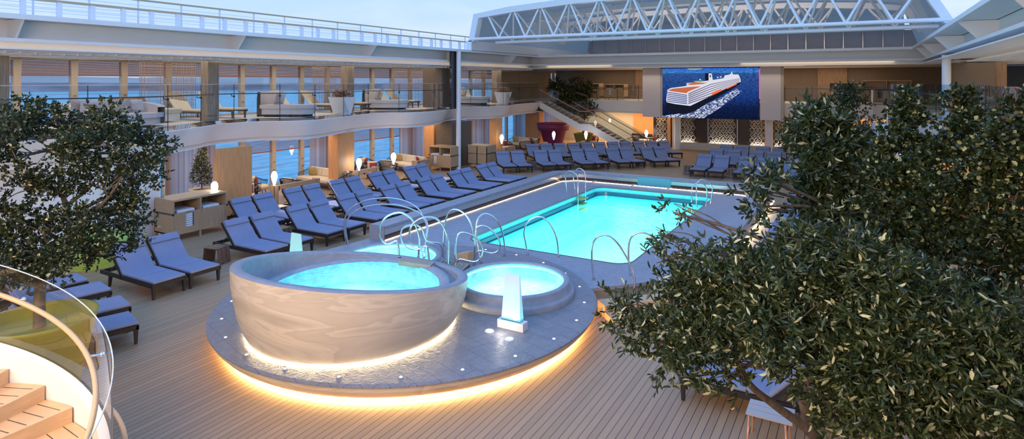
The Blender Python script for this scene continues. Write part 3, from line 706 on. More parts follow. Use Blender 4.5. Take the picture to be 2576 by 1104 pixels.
# ================================================================ pool and spa island
pool_in = rrect(PX0, PX1, PY0, PY1, .45, 8)
DP = [(-11.9, 12.6), (-12.1, 11.1), (-11.3, 10.8), (-8, 10.6), (-5.2, 11.0), (-4.98, 11.93), (-4.1, 12.9), (-2.8, 14.3), (-2.8, 24.3), (-3.5, 25.1), (-11.0, 25.1), (-11.9, 24.3)]
def dense(poly, st=.5):
    out = []
    for i in range(len(poly)):
        a = poly[i]; b = poly[(i + 1) % len(poly)]; L = math.hypot(b[0] - a[0], b[1] - a[1]); k = max(1, int(L / st))
        for j in range(k): out.append((a[0] + (b[0] - a[0]) * j / k, a[1] + (b[1] - a[1]) * j / k))
    return out
pool = thing('swimming_pool', 'large rectangular turquoise swimming pool with raised speckled stone surround', 'pool', (PC[0], PC[1], 0))
angs = sorted([math.atan2(p[1] - PC[1], p[0] - PC[0]) for p in pool_in] + [math.atan2(p[1] - PC[1], p[0] - PC[0]) for p in DP])
dirs = [(PC[0] + math.cos(a), PC[1] + math.sin(a)) for a in angs]
pi_ = [ray_poly(PC, d, pool_in) for d in dirs]; po_ = [ray_poly(PC, d, DP) for d in dirs]
m = MB(); m.strip(z3(pi_, .398), z3(po_, .398), smooth=False, closed=True)
m.strip(z3(po_, .398), z3(po_, .33), smooth=False, closed=True)
ci = [(PC[0] + (p[0] - PC[0]) * .985, PC[1] + (p[1] - PC[1]) * .985) for p in po_]
m.strip(z3(po_, .33), z3(ci, .33), smooth=False, closed=True); m.strip(z3(ci, .33), z3(ci, .0), smooth=False, closed=True)
P('surround', m, TERR, pool, True)
co = [(PC[0] + (p[0] - PC[0]) * 1.012, PC[1] + (p[1] - PC[1]) * 1.008) for p in pool_in]
P('coping', MB().strip(z3(pool_in, .405), z3(co, .405), closed=True).strip(z3(pool_in, .36), z3(pool_in, .405), closed=True), pmat('bronze_coping', (.20, .13, .10), .35), pool, True)
P('upper_wall', MB().strip(z3(pool_in, .21), z3(pool_in, .36), closed=True), POOLT, pool, True)
gi = rrect(PX0 + .04, PX1 - .04, PY0 + .04, PY1 - .04, .43, 8)
P('overflow_gutter', MB().strip(z3(gi, .07), z3(gi, .21), closed=True).strip(z3(gi, .21), z3(pool_in, .21), closed=True), pmat('gutter_dark', (.035, .10, .14), .12, spec=.8), pool, True)
bi = rrect(PX0 + .10, PX1 - .10, PY0 + .10, PY1 - .10, .40, 8)
m = MB(); m.strip(z3(bi, -1.1), z3(bi, .07), closed=True); m.strip(z3(bi, .07), z3(gi, .07), closed=True); m.add(z3(bi, -1.1), [tuple(range(len(bi)))])
P('basin', m, POOLT, pool, True)
m = MB(); m.box(PX0 + .12, PX0 + .45, PY0 + .3, PY1 - .3, -1.1, -.75); m.box(PX0 + .45, PX1 - .2, PY1 - .5, PY1 - .15, -1.1, -.75)
P('underwater_ledge', m, POOLT, pool, True)
m = MB(); m.add(z3(gi, .075), [tuple(range(len(gi)))]); P('water', m, WATER, pool, True)
# low glowing wall round three sides
w_out = [(-11.9, 12.65), (-11.9, 24.3), (-11.0, 25.1), (-3.6, 25.1), (-2.8, 24.2), (-2.8, 14.6)]
w_in = [(-11.35, 12.65), (-11.35, 24.05), (-10.8, 24.6), (-3.95, 24.6), (-3.45, 24.0), (-3.45, 14.6)]
wall = thing('pool_wall', 'low pale stone wall with glowing base wrapping the pool deck', 'low wall', (-7.4, 19, .4))
m = MB(); m.strip(z3(w_out, .80), z3(w_in, .80), smooth=False); m.strip(z3(w_out, .0), z3(w_out, .80), smooth=False)
m.strip(z3(w_in, .80), z3(w_in, .70), smooth=False); m.box(-11.9, -11.35, 12.65, 12.66, 0, .8); m.box(-3.45, -2.8, 14.59, 14.6, 0, .8)
P('wall_body', m, TERR, wall, True)
wi2 = [(-11.40, 12.68), (-11.40, 24.08), (-10.84, 24.65), (-3.92, 24.65), (-3.40, 24.02), (-3.40, 14.65)]
P('mirror_face', MB().strip(z3(w_in[:5], .56), z3(w_in[:5], .70), smooth=False), pmat('satin_face', (.62, .56, .52), .18, metal=.55), wall, True, label='satin metal band')
P('dark_rail', MB().strip(z3(wi2[:5], .44), z3(wi2[:5], .56), smooth=False), pmat('dark_rail', (.07, .05, .045), .2), wall, True)
P('led_strip', MB().strip(z3([(-11.37, 12.7), (-11.37, 24.05), (-10.83, 24.62), (-3.93, 24.62), (-3.43, 24.02), (-3.43, 14.65)], .405), z3([(-11.37, 12.7), (-11.37, 24.05), (-10.83, 24.62), (-3.93, 24.62), (-3.43, 24.02), (-3.43, 14.65)], .418), smooth=False), emat('led_deck', (1.0, .80, .56), 14.0), wall, True)
m = MB(); m.box(-2.79, -2.45, 14.3, 24.3, 0, .22); P('side_step', m, BEIGEW, wall, True)
P('side_led', MB().box(-2.80, -2.77, 14.3, 24.3, .33, .36), emat('led_side', (1.0, .66, .30), 11.0), wall, True)
P('glass_front', MB().box(-8.1, -6.7, 24.57, 24.59, .45, .79), pmat('teal_glass', (.16, .48, .52), .1), wall, True, label='teal glass waterfall front')
for x in (-9.9, -8.15, -6.65): P('spout', MB().tube([(x, 24.55, .47), (x - .12, 24.35, .47), (x - .12, 24.35, .42)], .03, 6), GOLDM, wall, True)
# round island
PLC = (-8.05, 9.8)
isl = thing('spa_island', 'round raised grey slate island ringed by warm light, carrying the tubs', 'platform', (PLC[0], PLC[1], 0))
P('slate_top', MB().lathe([(0.01, .402), (3.74, .402), (3.80, .385), (3.80, .365)], PLC, 96, smooth=False), SLATE, isl, True)
P('stone_skirt', MB().lathe([(3.80, .365), (3.77, .35), (3.77, .31), (3.74, .26), (3.66, .17), (3.56, .10), (3.50, .085), (3.42, .085), (3.42, 0)], PLC, 96), LIME, isl, True)
P('led_ring', MB().lathe([(3.47, .012), (3.47, .05), (3.50, .055)], PLC, 96), emat('led_island', (1.0, .66, .28), 30.0), isl, True)
lts = []
for k in range(24):
    a = 2 * PI * k / 24 + .12
    x, y = PLC[0] + 3.55 * math.cos(a), PLC[1] + 3.55 * math.sin(a)
    if 1.9 < a % (2 * PI) < 2.6: continue
    lts.append((x, y))
for x, y in lts:
    q = MB().lathe([(.001, .412), (.020, .411), (.024, .402)], (x, y), 14); P('rim_light', q, DOT, isl, True)
    P('light_bezel', MB().lathe([(.024, .403), (.032, .408), (.036, .402)], (x, y), 14), STEEL, isl, True)
# the big tilted bowl
BC = (-8.1, 8.22)
def rimz(y): return 1.30 - .169 * (y - 8.22) + .03
bowl = thing('stone_tub', 'big beige layered stone hot tub with slanting rim, glowing at its foot', 'hot tub', (BC[0], BC[1], .4))
nA = 96; prof = [(0, 1.84), (.10, 1.90), (.30, 1.99), (.55, 2.05), (.80, 2.085), (1.0, 2.09)]
rings = []
for u, r in prof:
    ring = []
    for i in range(nA):
        a = 2 * PI * i / nA; zt = rimz(BC[1] + 2.08 * math.sin(a)); ring.append((BC[0] + r * math.cos(a), BC[1] + r * math.sin(a), .43 + (zt - .43) * u))
    rings.append(ring)
P('bowl_wall', MB().loft(rings), LIME, bowl, True)
def ringz(r, dz): return [(BC[0] + r * math.cos(2 * PI * i / nA), BC[1] + r * math.sin(2 * PI * i / nA), rimz(BC[1] + 2.08 * math.sin(2 * PI * i / nA)) + dz) for i in range(nA)]
def ringf(r, z): return [(BC[0] + r * math.cos(2 * PI * i / nA), BC[1] + r * math.sin(2 * PI * i / nA), z) for i in range(nA)]
P('rim', MB().loft([ringz(2.09, 0), ringz(2.08, .012), ringz(1.93, .012), ringz(1.91, -.01)]), TERR, bowl, True)
P('inner_wall', MB().loft([ringz(1.91, -.01), ringf(1.90, .94), ringf(1.70, .93)]), TERR, bowl, True)
P('tub_ring', MB().loft([ringf(1.76, .93), ringf(1.76, 1.03), ringf(1.74, 1.045), ringf(1.62, 1.045), ringf(1.60, 1.03), ringf(1.56, 1.0)]), TERR, bowl, True)
P('basin', MB().loft([ringf(1.56, 1.0), ringf(1.52, .62)]).add(ringf(1.52, .62), [tuple(range(nA))]), SPAT, bowl, True)
P('water', MB().add(ringf(1.565, 1.005), [tuple(range(nA))]), SPAW, bowl, True)
P('led_ring', MB().loft([ringf(1.80, .406), ringf(1.80, .43), ringf(1.84, .432)]), emat('led_bowl', (1.0, .76, .42), 30.0), bowl, True)
# two low round spas
def spa(x, y, r, label):
    t = thing('round_spa', label, 'hot tub', (x, y, .4))
    P('stepped_rim', MB().lathe([(r + .22, .40), (r + .22, .50), (r + .19, .53), (r + .12, .535), (r + .12, .68), (r + .10, .705), (r + .03, .71), (r, .69), (r, .66)], (x, y), 72), TERR, t, True)
    P('basin', MB().lathe([(r, .67), (r - .03, .43), (.01, .43)], (x, y), 72), SPAT, t, True)
    P('water', MB().lathe([(r, .675), (.005, .675)], (x, y), 72, smooth=False), SPAW, t, True)
    P('led_ring', MB().lathe([(r - .01, .60), (r - .01, .64)], (x, y), 72), emat('led_spa', (.75, 1.0, .95), 1.2), t, True)
spa(-6.28, 10.93, 1.06, 'round bubbling spa with stepped rim at the right of the stone tub')
spa(-9.60, 10.90, 1.08, 'round turquoise spa behind the stone tub, mostly hidden by it')
# bridge and grate between tubs
t = thing('wooden_bridge', 'small slatted wooden bridge from the stone tub rim towards the spa', 'bridge', (-8.4, 9.9, .98))
b = [G(1013, 646, 1.07), G(1094, 658, 1.07), G(1083, 668, 1.07), G(1003, 656, 1.07)]
P('slab', MB().ext([tuple(v) for v in b], (0, 0, -.09)), wood('grey_teak', (.36, .29, .22), 3, 'X'), t, True)
t = thing('perforated_step', 'perforated bronze step box between the stone tub and right spa', 'step', (-8.0, 11.3, .4))
b = [G(1112, 655, .72), G(1182, 664, .72), G(1164, 681, .72), G(1098, 668, .72)]
P('box', MB().ext([tuple(v) for v in b], (0, 0, -.3)), pmat('dark_bronze', (.12, .085, .06), .4), t, True)
m = MB(); 
for i in range(7):
    for j in range(4):
        u, v = (i + .7) / 8, (j + .7) / 5; p = (b[0] * (1 - u) + b[1] * u) * (1 - v) + (b[3] * (1 - u) + b[2] * u) * v; m.obox((p.x, p.y, .724), (.05, .045, .006), rz=.2)
P('holes', m, BLACKG, t, True); P('grille_frame', MB().ext([tuple(v + Vector((0, 0, .003))) for v in b], (0, 0, .002)), pmat('bronze_grate', (.30, .21, .13), .4), t, True)
b = [G(1143, 652, .4), G(1177, 658, .4)]
solo('wooden_riser', MB().ext([(b[0].x, b[0].y, .4), (b[1].x, b[1].y, .4), (b[1].x, b[1].y, .62), (b[0].x, b[0].y, .52)], (.05, .25, 0)), TEAKL, 'small pale wooden step between the steel loops behind the grate', 'step')
# handrails of bent steel: points read as a plane curve between two footings
def zoompts(pts, ox, oy, s): return [(ox + x / s, oy + y / s) for x, y in pts]
def hoop(pts, dA, dB, label, grp, r=.021, mat=None, feet=True):
    xa, xb = pts[0], pts[-1]; L = [0]
    for i in range(1, len(pts)): L.append(L[-1] + math.hypot(pts[i][0] - pts[i - 1][0], pts[i][1] - pts[i - 1][1]))
    w = [W(p[0], p[1], dA + (dB - dA) * L[i] / L[-1]) for i, p in enumerate(pts)]
    c = catmull(w, 5)
    t = thing('handrail', label, 'handrail', tuple(w[0]), 0, grp)
    P('bent_tube', MB().tube(c, r, 10), mat or CHROME, t, True)
    if feet:
        for q in (c[0], c[-1]): P('foot_collar', MB().tube([q, q + Vector((0, 0, .05))], r * 1.5, 10), STEEL, t, True)
Z6 = lambda p: zoompts(p, 840, 480, 5.019)
g_ = 'bent steel handrails round the tubs'
hoop(Z6([(165, 690), (135, 540), (130, 420), (160, 290), (260, 190), (420, 120), (640, 90), (850, 115), (1000, 180), (1085, 250), (1120, 330), (1165, 420), (1170, 520), (1150, 700), (1140, 850)]), 16.6, 15.0, 'long low arched steel rail, rear one of the pair left of the tubs', g_)
hoop(Z6([(182, 690), (155, 540), (150, 420), (200, 320), (300, 240), (450, 192), (650, 170), (850, 192), (1000, 240), (1100, 300), (1160, 370), (1185, 460), (1165, 600), (1135, 850)]), 16.3, 14.7, 'long low arched steel rail, front one of the pair left of the tubs', g_)
hoop(Z6([(828, 855), (812, 700), (790, 630), (740, 650), (670, 672), (605, 620), (575, 510), (600, 400), (690, 310), (820, 272), (920, 305), (1000, 380), (1055, 500), (1080, 620), (1065, 850)]), 12.96, 13.1, 'curling steel grab rail at the left end of the wooden bridge', g_)
hoop(Z6([(1205, 930), (1185, 740), (1155, 695), (1085, 728), (1020, 735), (968, 660), (950, 560), (980, 440), (1070, 362), (1180, 330), (1300, 355), (1390, 460), (1435, 600), (1445, 750), (1435, 920)]), 12.5, 12.9, 'curling steel grab rail at the right end of the wooden bridge', g_)
hoop(Z6([(1130, 860), (1115, 790), (1070, 755), (960, 740), (885, 685), (845, 600), (852, 510), (900, 450), (980, 430), (1060, 440), (1120, 490), (1145, 570), (1180, 630), (1250, 652), (1330, 665), (1362, 720), (1380, 880)]), 13.9, 14.9, 'curling steel rail crossing in front of the hidden spa', g_)
hoop(Z6([(1380, 860), (1385, 640), (1400, 430), (1440, 290), (1510, 235), (1600, 255), (1680, 325), (1745, 450), (1775, 600), (1780, 780), (1770, 930)]), 14.97, 14.5, 'tall arched steel rail just left of the perforated step', g_)
hoop(Z6([(1855, 910), (1825, 740), (1797, 560), (1800, 410), (1840, 325), (1910, 288), (2000, 320), (2080, 410), (2130, 540), (2155, 700), (2150, 820)]), 14.6, 15.2, 'tall arched steel rail at the near left corner of the pool', g_)
hoop(Z6([(1545, 960), (1535, 750), (1545, 610), (1572, 545), (1630, 525), (1720, 550), (1810, 605), (1868, 700), (1875, 780), (1840, 860), (1780, 893), (1700, 885), (1600, 862), (1562, 890), (1555, 960)]), 13.6, 13.7, 'small curling steel rail on the perforated step', g_)
hoop(Z6([(1770, 930), (1780, 700), (1778, 540), (1800, 465), (1870, 440), (1960, 470), (2050, 560), (2100, 660), (2080, 745), (2010, 785), (1920, 775), (1835, 755), (1800, 790), (1790, 880)]), 14.4, 14.5, 'small curling steel rail behind the perforated step', g_)
Z7 = lambda p: zoompts(p, 1200, 340, 2.7605)
g2 = 'arched steel handrails at the near pool edge'
hoop(Z7([(352, 830), (336, 740), (326, 680), (345, 610), (395, 572), (450, 568), (500, 610), (540, 680), (560, 760), (565, 850)]), 15.3, 15.1, 'arched steel rail on the near pool edge, left of centre', g2, .019)
hoop(Z7([(810, 1000), (800, 900), (798, 790), (815, 730), (855, 697), (920, 700), (980, 755), (1040, 850), (1080, 940), (1095, 1020), (1085, 1110)]), 13.4, 12.9, 'arched steel rail reaching down over the wooden steps, nearer one', g2, .021)
hoop(Z7([(1063, 975), (1052, 850), (1057, 745), (1085, 695), (1140, 675), (1200, 692), (1270, 750), (1320, 820), (1360, 890), (1372, 960)]), 13.7, 13.2, 'arched steel rail at the near right pool corner, partly behind the olive tree', g2, .021)
# pool ladders
Z8 = lambda p: zoompts(p, 1340, 400, 4.155)
def ladder(ra, rb, d0, d1, steps, label):
    t = thing('pool_ladder', label, 'ladder', tuple(W(ra[0][0], ra[0][1], d0)))
    for pts, dd in ((ra, d0), (rb, d1)):
        w = [W(x, y, dd - .75 * min(1, max(0, i - 1) / 5)) for i, (x, y) in enumerate(pts)]
        P('hand_hoop', MB().tube(catmull(w, 5), .02, 8), CHROME, t, True)
    for (x, y) in steps:
        c = W(x, y, (d0 + d1) / 2 - .8); P('tread', MB().obox(c, (.34, .45, .03)), pmat('gold_tread', (.50, .42, .08), .35) if 'gold_tread' not in MATS else MATS['gold_tread'], t, True)
ladder(Z8([(358, 355), (345, 230), (342, 165), (385, 126), (440, 150), (470, 195), (474, 400), (468, 590)]), Z8([(440, 315), (426, 200), (435, 140), (480, 98), (530, 120), (550, 175), (552, 300), (552, 450)]), 23.8, 24.6, [(1464, 498), (1463, 512), (1462, 525)], 'steel pool ladder with golden treads at the far left pool corner')
ladder(Z8([(1805, 510), (1822, 400), (1822, 330), (1795, 270), (1740, 245), (1685, 270), (1662, 340), (1665, 560)]), Z8([(1855, 470), (1872, 390), (1878, 310), (1850, 245), (1790, 212), (1735, 230), (1712, 300), (1715, 520)]), 21.0, 21.7, [(1742, 530)], 'steel pool ladder at the far right pool corner')
# glowing fountain slabs
def make_ice(name, lo, hi, s):
    m_, nt, out = node_mat(name); geo = N(nt, 'ShaderNodeNewGeometry'); sp = N(nt, 'ShaderNodeSeparateXYZ'); nt.links.new(geo.outputs['Position'], sp.inputs[0])
    mr = N(nt, 'ShaderNodeMapRange'); mr.inputs['From Min'].default_value = .55; mr.inputs['From Max'].default_value = 1.35; nt.links.new(sp.outputs['Z'], mr.inputs['Value'])
    mx = mix_node(nt, lo, hi, mr.outputs[0]); p = N(nt, 'ShaderNodeBsdfPrincipled', Roughness=.3); p.inputs['Base Color'].default_value = (.5, .6, .65, 1)
    nt.links.new(mx.outputs[2], p.inputs['Emission Color']); p.inputs['Emission Strength'].default_value = s
    nt.links.new(p.outputs[0], out.inputs[0]); return m_
ICE = make_ice('lit_acrylic', (.20, .92, .90), (.30, .42, .52), .55); ICE2 = make_ice('lit_acrylic_green', (.10, .80, .62), (.08, .42, .36), .6)
def fountain(x, y, mat, label):
    t = thing('light_fountain', label, 'fountain', (x, y, .4))
    P('base_block', MB().box(x - .265, x + .265, y - .09, y + .09, .402, .55), POTW, t, True, bevel=.006)
    P('glass_foot', MB().box(x - .19, x + .19, y - .07, y + .07, .55, .60), GLASSB, t, True)
    P('lit_slab', MB().frus((x, y), .57, 1.36, .38, .13, .30, .02), mat, t, True)
fountain(-5.37, 9.33, ICE, 'glowing pale blue acrylic slab on a white base on the slate island')
fountain(-11.05, 9.40, ICE2, 'glowing green acrylic slab standing behind the left of the stone tub')
for x, y, l in ((-5.66, 9.02, 'left of the two round white floor uplights before the blue slab'), (-5.18, 8.90, 'right of the two round white floor uplights before the blue slab')):
    t = thing('floor_uplight', l, 'light', (x, y, .402)); P('bezel', MB().lathe([(.05, .404), (.055, .42), (.075, .418), (.082, .402)], (x, y), 20), WHITE2, t, True); P('lens', MB().lathe([(.001, .412), (.05, .41)], (x, y), 20), DOT, t, True)
# wooden steps up to the pool deck
t = thing('wooden_steps', 'two low teak steps leading up to the pool deck at right', 'steps', (-3.9, 12.4, 0))
a = Vector((-4.75, 11.8, 0)); u = Vector((.70, .71, 0)); nrm = Vector((.71, -.70, 0))
for k, (dd, z) in enumerate(((.38, .25), (.76, .12))):
    q = [a, a + u * 1.5, a + u * 1.5 + nrm * dd, a + nrm * dd]; P('tread', MB().ext([(p.x, p.y, 0.002) for p in q], (0, 0, z)), TEAKL, t, True)

# ================================================================ sun loungers
def make_lounger():
    t = thing('sun_lounger', 'x', 'sun lounger', (0, 0, 0), 0, 'blue cushioned sun loungers')
    fr = MB()
    for s in (-1, 1): fr.box(-1.18, 1.0, s * .39 - .02 * s - .02, s * .39 - .02 * s + .02, .26, .345)
    for x in (.97, -.28, -1.16): fr.box(x - .02, x + .02, -.39, .39, .265, .34)
    for x in [(-.2 + .15 * i) for i in range(8)]: fr.box(x - .02, x + .02, -.37, .37, .30, .325)
    P('frame', fr, WEAVE, t)
    for sx, sy in ((.955, .345), (.955, -.345), (-.80, .345), (-.80, -.345)):
        sl = -.05 if sx < 0 else .0
        v = MB(); v.frus((sx + sl, sy), 0, .27, .045, .045, .07, .07, 0, (-sl, 0)); P('leg', v, WEAVE, t)
    A = math.radians(47); ux = Vector((-math.cos(A), 0, math.sin(A))); M = Matrix((ux, Vector((0, 1, 0)), ux.cross(Vector((0, 1, 0))))).transposed()
    hinge = Vector((-.30, 0, .345)); bf = MB()
    for s in (-1, 1): bf.obox(hinge + ux * .37 + Vector((0, s * .375, 0)), (.78, .03, .045), M)
    bf.obox(hinge + ux * .75, (.03, .75, .04), M); bf.obox(hinge + ux * .4, (.03, .75, .03), M)
    P('back_frame', bf, WEAVE, t)
    st = MB(); st.bar(tuple(hinge + ux * .38 + Vector((0, .3, -.03))), (-.98, .3, .31), .02, .02); st.bar(tuple(hinge + ux * .38 + Vector((0, -.3, -.03))), (-.98, -.3, .31), .02, .02); st.bar((-.98, -.34, .31), (-.98, .34, .31), .02, .02)
    P('back_strut', st, DARKM, t)
    nz = ux.cross(Vector((0, 1, 0))); nz = -nz if nz.z < 0 else nz
    sc = P('seat_cushion', MB().box(-.27, .995, -.365, .365, .345, .405), CUSH, t, bevel=.022)
    P('seam', MB().box(.362, .368, -.36, .36, .404, .4065), DARKB, sc, False)
    bc = P('back_cushion', MB().obox(hinge + ux * .375 + nz * .05, (.78, .73, .06), M), CUSH, t, bevel=.022)
    P('pillow', MB().obox(hinge + ux * .665 + nz * .095, (.20, .72, .045), M), CUSH, bc, False, bevel=.02)
    return t
DARKB = pmat('seam_dark', (.10, .11, .17), .9)
proto = make_lounger(); used = [0]
def lounge(x, y, rz, label, group):
    if used[0] == 0:
        proto.matrix_basis = Matrix.Translation((x, y, 0)) @ Matrix.Rotation(rz, 4, 'Z'); proto['label'] = label; proto['group'] = group; used[0] = 1; return proto
    return dup(proto, (x, y, 0), rz, label, group)
ORD = ['first', 'second', 'third', 'fourth', 'fifth', 'sixth', 'seventh', 'eighth']
for k, y in enumerate((7.48, 10.35, 12.45, 14.5, 16.6, 18.7, 20.8, 22.95)):
    for j, dy in ((0, .42), (1, 1.27)):
        lounge(-14.38, y + dy, 0, 'blue lounger, %s of the %s pair in the poolside row on the left' % (('near', 'far')[j], ORD[k]), 'loungers in the poolside row on the left')
for k, y in enumerate((12.35, 14.45, 16.55, 18.7, 20.9)):
    for j, dy in ((0, .42), (1, 1.27)):
        lounge(-16.95, y + dy, 0, 'lounger, %s of the %s pair in the back row on the left' % (('near', 'far')[j], ORD[k]), 'loungers in the back row on the left')
u = Vector((.71, .705, 0)); dr = Vector((.707, -.707, 0))
for k in range(5):
    E_ = Vector((-8.76, 34.15, 0)) - u * (2.16 * k)
    for j, dd in ((0, 1.24), (1, .4)):
        f = E_ - u * dd; c = f - dr * 1.0
        lounge(c.x, c.y, -PI / 4, 'lounger, %s of the %s pair in the slanting row beyond the pool' % (('left', 'right')[j], ORD[4 - k]), 'loungers in the front slanting row')
ELEV = ORD + ['ninth', 'tenth', 'eleventh']
for k in range(11):
    h = Vector((-17.71 + .633 * k, 32.32 + .617 * k, 0)) + u * .42; c = h + dr * .77
    lounge(c.x, c.y, -PI / 4, 'greyish lounger, %s from the left in the rearmost slanting row' % ELEV[k], 'loungers in the rear slanting row')
for row, yf, xs, l in (('front', 30.8, (-7.08, -6.2, -5.0, -4.12, -2.9, -2.02), 'front'), ('middle', 33.7, (-7.05, -6.12, -4.95, -4.05, -2.9), 'middle'), ('rear', 36.4, (-7.0, -6.1, -4.95, -4.05, -2.9), 'rear')):
    for k, x in enumerate(xs):
        lounge(x, yf + 1.0, -PI / 2, 'lounger, %s from the left in the %s row facing the far pool wall' % (ORD[k], l), 'loungers in the %s row facing the pool end' % l)
for k, y in enumerate((9.1, 14.9, 17.0, 19.1, 21.2, 23.3, 25.4, 27.5)):
    for j, dy in ((0, .42), (1, 1.27)):
        lounge(-1.36, y + dy, PI, 'lounger, %s of the %s pair right of the pool behind the trees' % (('near', 'far')[j], ORD[k]), 'loungers on the right side of the pool')
for k, (x, y, a) in enumerate(((-11.80, 6.28, 74), (-12.85, 6.68, 77), (-14.15, 6.95, 80), (-15.25, 7.0, 82))):
    a = math.radians(a); lounge(x - math.cos(a), y - math.sin(a), a, 'blue lounger, %s from the right of the four at lower left' % ORD[k], 'loungers at the lower left')
# small side tables between the pairs
def make_stool():
    t = thing('side_table', 'x', 'side table', (0, 0, 0), 0, 'small slatted side tables')
    tp = MB()
    for k in range(3): tp.box(-.22, .22, -.21 + k * .145, -.21 + k * .145 + .125, .40, .43)
    P('table_top', tp, DWOOD, t)
    for s in (-1, 1):
        q = MB()
        for k in range(3): q.ext([(s * .22, -.21 + k * .145, .43), (s * .22, -.085 + k * .145, .43), (s * .27, -.085 + k * .145, 0), (s * .27, -.21 + k * .145, 0)], (-s * .025, 0, 0))
        P('side', q, DWOOD, t); P('stretcher', MB().box(s * .255 - .01, s * .255 + .01, -.2, .2, .08, .10), STEEL, t)
    return t
st0 = make_stool(); su = [0]
def stool(x, y, rz, label):
    if not su[0]: st0.matrix_basis = Matrix.Translation((x, y, 0)) @ Matrix.Rotation(rz, 4, 'Z'); st0['label'] = label; su[0] = 1; return
    dup(st0, (x, y, 0), rz, label)
stool(-14.75, 9.95, .25, 'dark slatted side table between the first two poolside lounger pairs')
for k, y in enumerate((12.22, 14.3, 16.42, 18.52, 20.62, 22.75)): stool(-15.0, y, 0, 'small side table before the %s poolside lounger pair on the left' % ORD[k + 2])
for k, y in enumerate((14.25, 16.35, 18.45)): stool(-17.6, y, 0, 'small side table before the %s back row lounger pair' % ORD[k + 1])
for k in range(4):
    q = Vector((-8.76, 34.15, 0)) - u * (2.16 * k + 1.9) - dr * 1.1; stool(q.x, q.y, -PI / 4, 'small side table left of the %s slanting lounger pair from the right' % ORD[k])
for x, y, l in ((-7.72, 31.7, 'dark cage side table left of the front row facing the pool end'), (-5.6, 31.7, 'dark cage side table between first and second pairs facing the pool end'), (-3.5, 31.7, 'dark cage side table between second and third pairs facing the pool end')): stool(x, y, PI / 2, l)
t = thing('side_table', 'pale-topped low side table at the bottom right before the front lounger', 'side table', (-1.2, 8.6, 0))
b = [G(1908, 1005, .42), G(1990, 1032, .42), G(1975, 1048, .42), G(1902, 1022, .42)]
cx_, cy_ = -1.05, 8.62
for k in range(3): P('slat', MB().box(cx_ - .26, cx_ + .30, cy_ - .2 + k * .14, cy_ - .2 + k * .14 + .125, .42, .445), pmat('grey_slat', (.42, .40, .42), .4) if k == 0 else MATS['grey_slat'], t, True)
for s in (-1, 1): P('leg_frame', MB().tube([(cx_ + s * .24, cy_ - .2, .0), (cx_ + s * .22, cy_ - .2, .40), (cx_ + s * .22, cy_ + .22, .40), (cx_ + s * .24, cy_ + .22, 0)], .014, 8), COPPER, t, True)
# ================================================================ towel cabinets
def cabinet(loc, rz, L, label, towels=True, h=1.25, short='near towel cabinet'):
    # local: front faces +x, long along y
    t = thing('towel_cabinet', label, 'cabinet', loc, rz, 'towel cabinets')
    D = .95; b = MB(); hl = L / 2
    b.box(-D, 0, -hl, hl, h - .06, h); b.box(-D, -D + .03, -hl, hl, .2, h - .06)
    for y in (-hl, hl - .05): b.box(-D, 0, y, y + .05, .2, h - .06)
    b.box(-D, 0, -.03, .03, .2, h - .06); b.box(-D, 0, -hl, hl, .2, .24); b.box(-D, -.03, -hl + .05, hl - .05, .78, .81)
    P('body', b, OAKY, t, bevel=.004)
    d1 = MB().ext([(0, -hl + .06, .24), (0, -.03, .24), (0, -.03, .84), (0, -.22, .84), (0, -.22, .38), (0, -.48, .38), (0, -.48, .84), (0, -hl + .06, .84)], (-.025, 0, 0))
    P('door', d1, OAK, t); P('door', MB().box(-.025, 0, .03, hl - .06, .24, .84), OAK, t)
    for y in (-hl, -.03, hl - .05): P('face_stile', MB().box(0, .012, y, y + .05, .2, h - .02), OAK, t)
    P('strap', MB().box(-D - .005, .015, -hl - .012, -hl + .0, .80, .84).box(.0, .03, -hl - .02, -hl + .03, .79, .85), BLACKG, t); P('strap', MB().box(-D, .015, hl, hl + .012, .80, .84).box(0, .03, hl - .03, hl + .02, .79, .85), BLACKG, t)
    for y in (-hl + .05, 0, hl - .05): P('leg', MB().box(-.06, -.01, y - .025, y + .025, 0, .2), OAK, t)
    P('leg', MB().box(-D + .02, -D + .07, -hl + .02, -hl + .07, 0, .2), OAK, t)
    if towels:
        M_ = t.matrix_basis
        for k in range(9):
            z = .30 + k * .065
            if z > .80: break
            q = MB().box(-.50, -.035, -.47, -.23, z, z + .055); q.v = [tuple(M_ @ Vector(v)) for v in q.v]
            solo('folded_towel', q, TOWEL, 'white towel, %s from the bottom in the %s slot' % (ELEV[k], short), 'towel', 'folded towels in the slot of the ' + short, bevel=.012)
        for y0, n_ in ((-.70, 'left'), (.12, 'right')):
            q = MB().box(-.75, -.08, y0, y0 + .56, .812, .90); q.v = [tuple(M_ @ Vector(v)) for v in q.v]
            solo('folded_towel', q, TOWEL, 'white towel lying in the %s open shelf of the %s' % (n_, short), 'towel', bevel=.02)
    return t
cabinet((-17.72, 11.42, 0), 0, 1.78, 'near towel cabinet, light oak, left of the orange pier')
cabinet((-19.5, 26.1, 0), -PI / 2, 1.45, 'far towel cabinet, oak, left of the steel post', h=1.3, short='far towel cabinet')
cabinet((-18.35, 28.9, 0), PI / 2, 1.3, 'third oak cabinet, seen from behind, right of the steel post', False, 1.25)
cabinet((-18.6, 44.6, 3.36), -PI / 2, 1.6, 'upper rear left oak cabinet behind the potted tree', False, 1.25)
cabinet((-16.5, 44.4, 3.36), -PI / 2, 1.6, 'upper rear oak towel cabinet left of the screen', True, 1.2, 'upper cabinet left of the screen')
cabinet((-.9, 43.9, 3.36), -PI / 2, 1.7, 'upper rear oak towel cabinet right of the screen', True, 1.35, 'upper cabinet right of the screen')
cabinet((1.4, 44.2, 3.36), -PI / 2, 2.6, 'upper rear long oak counter behind the right glass', False, 1.5)
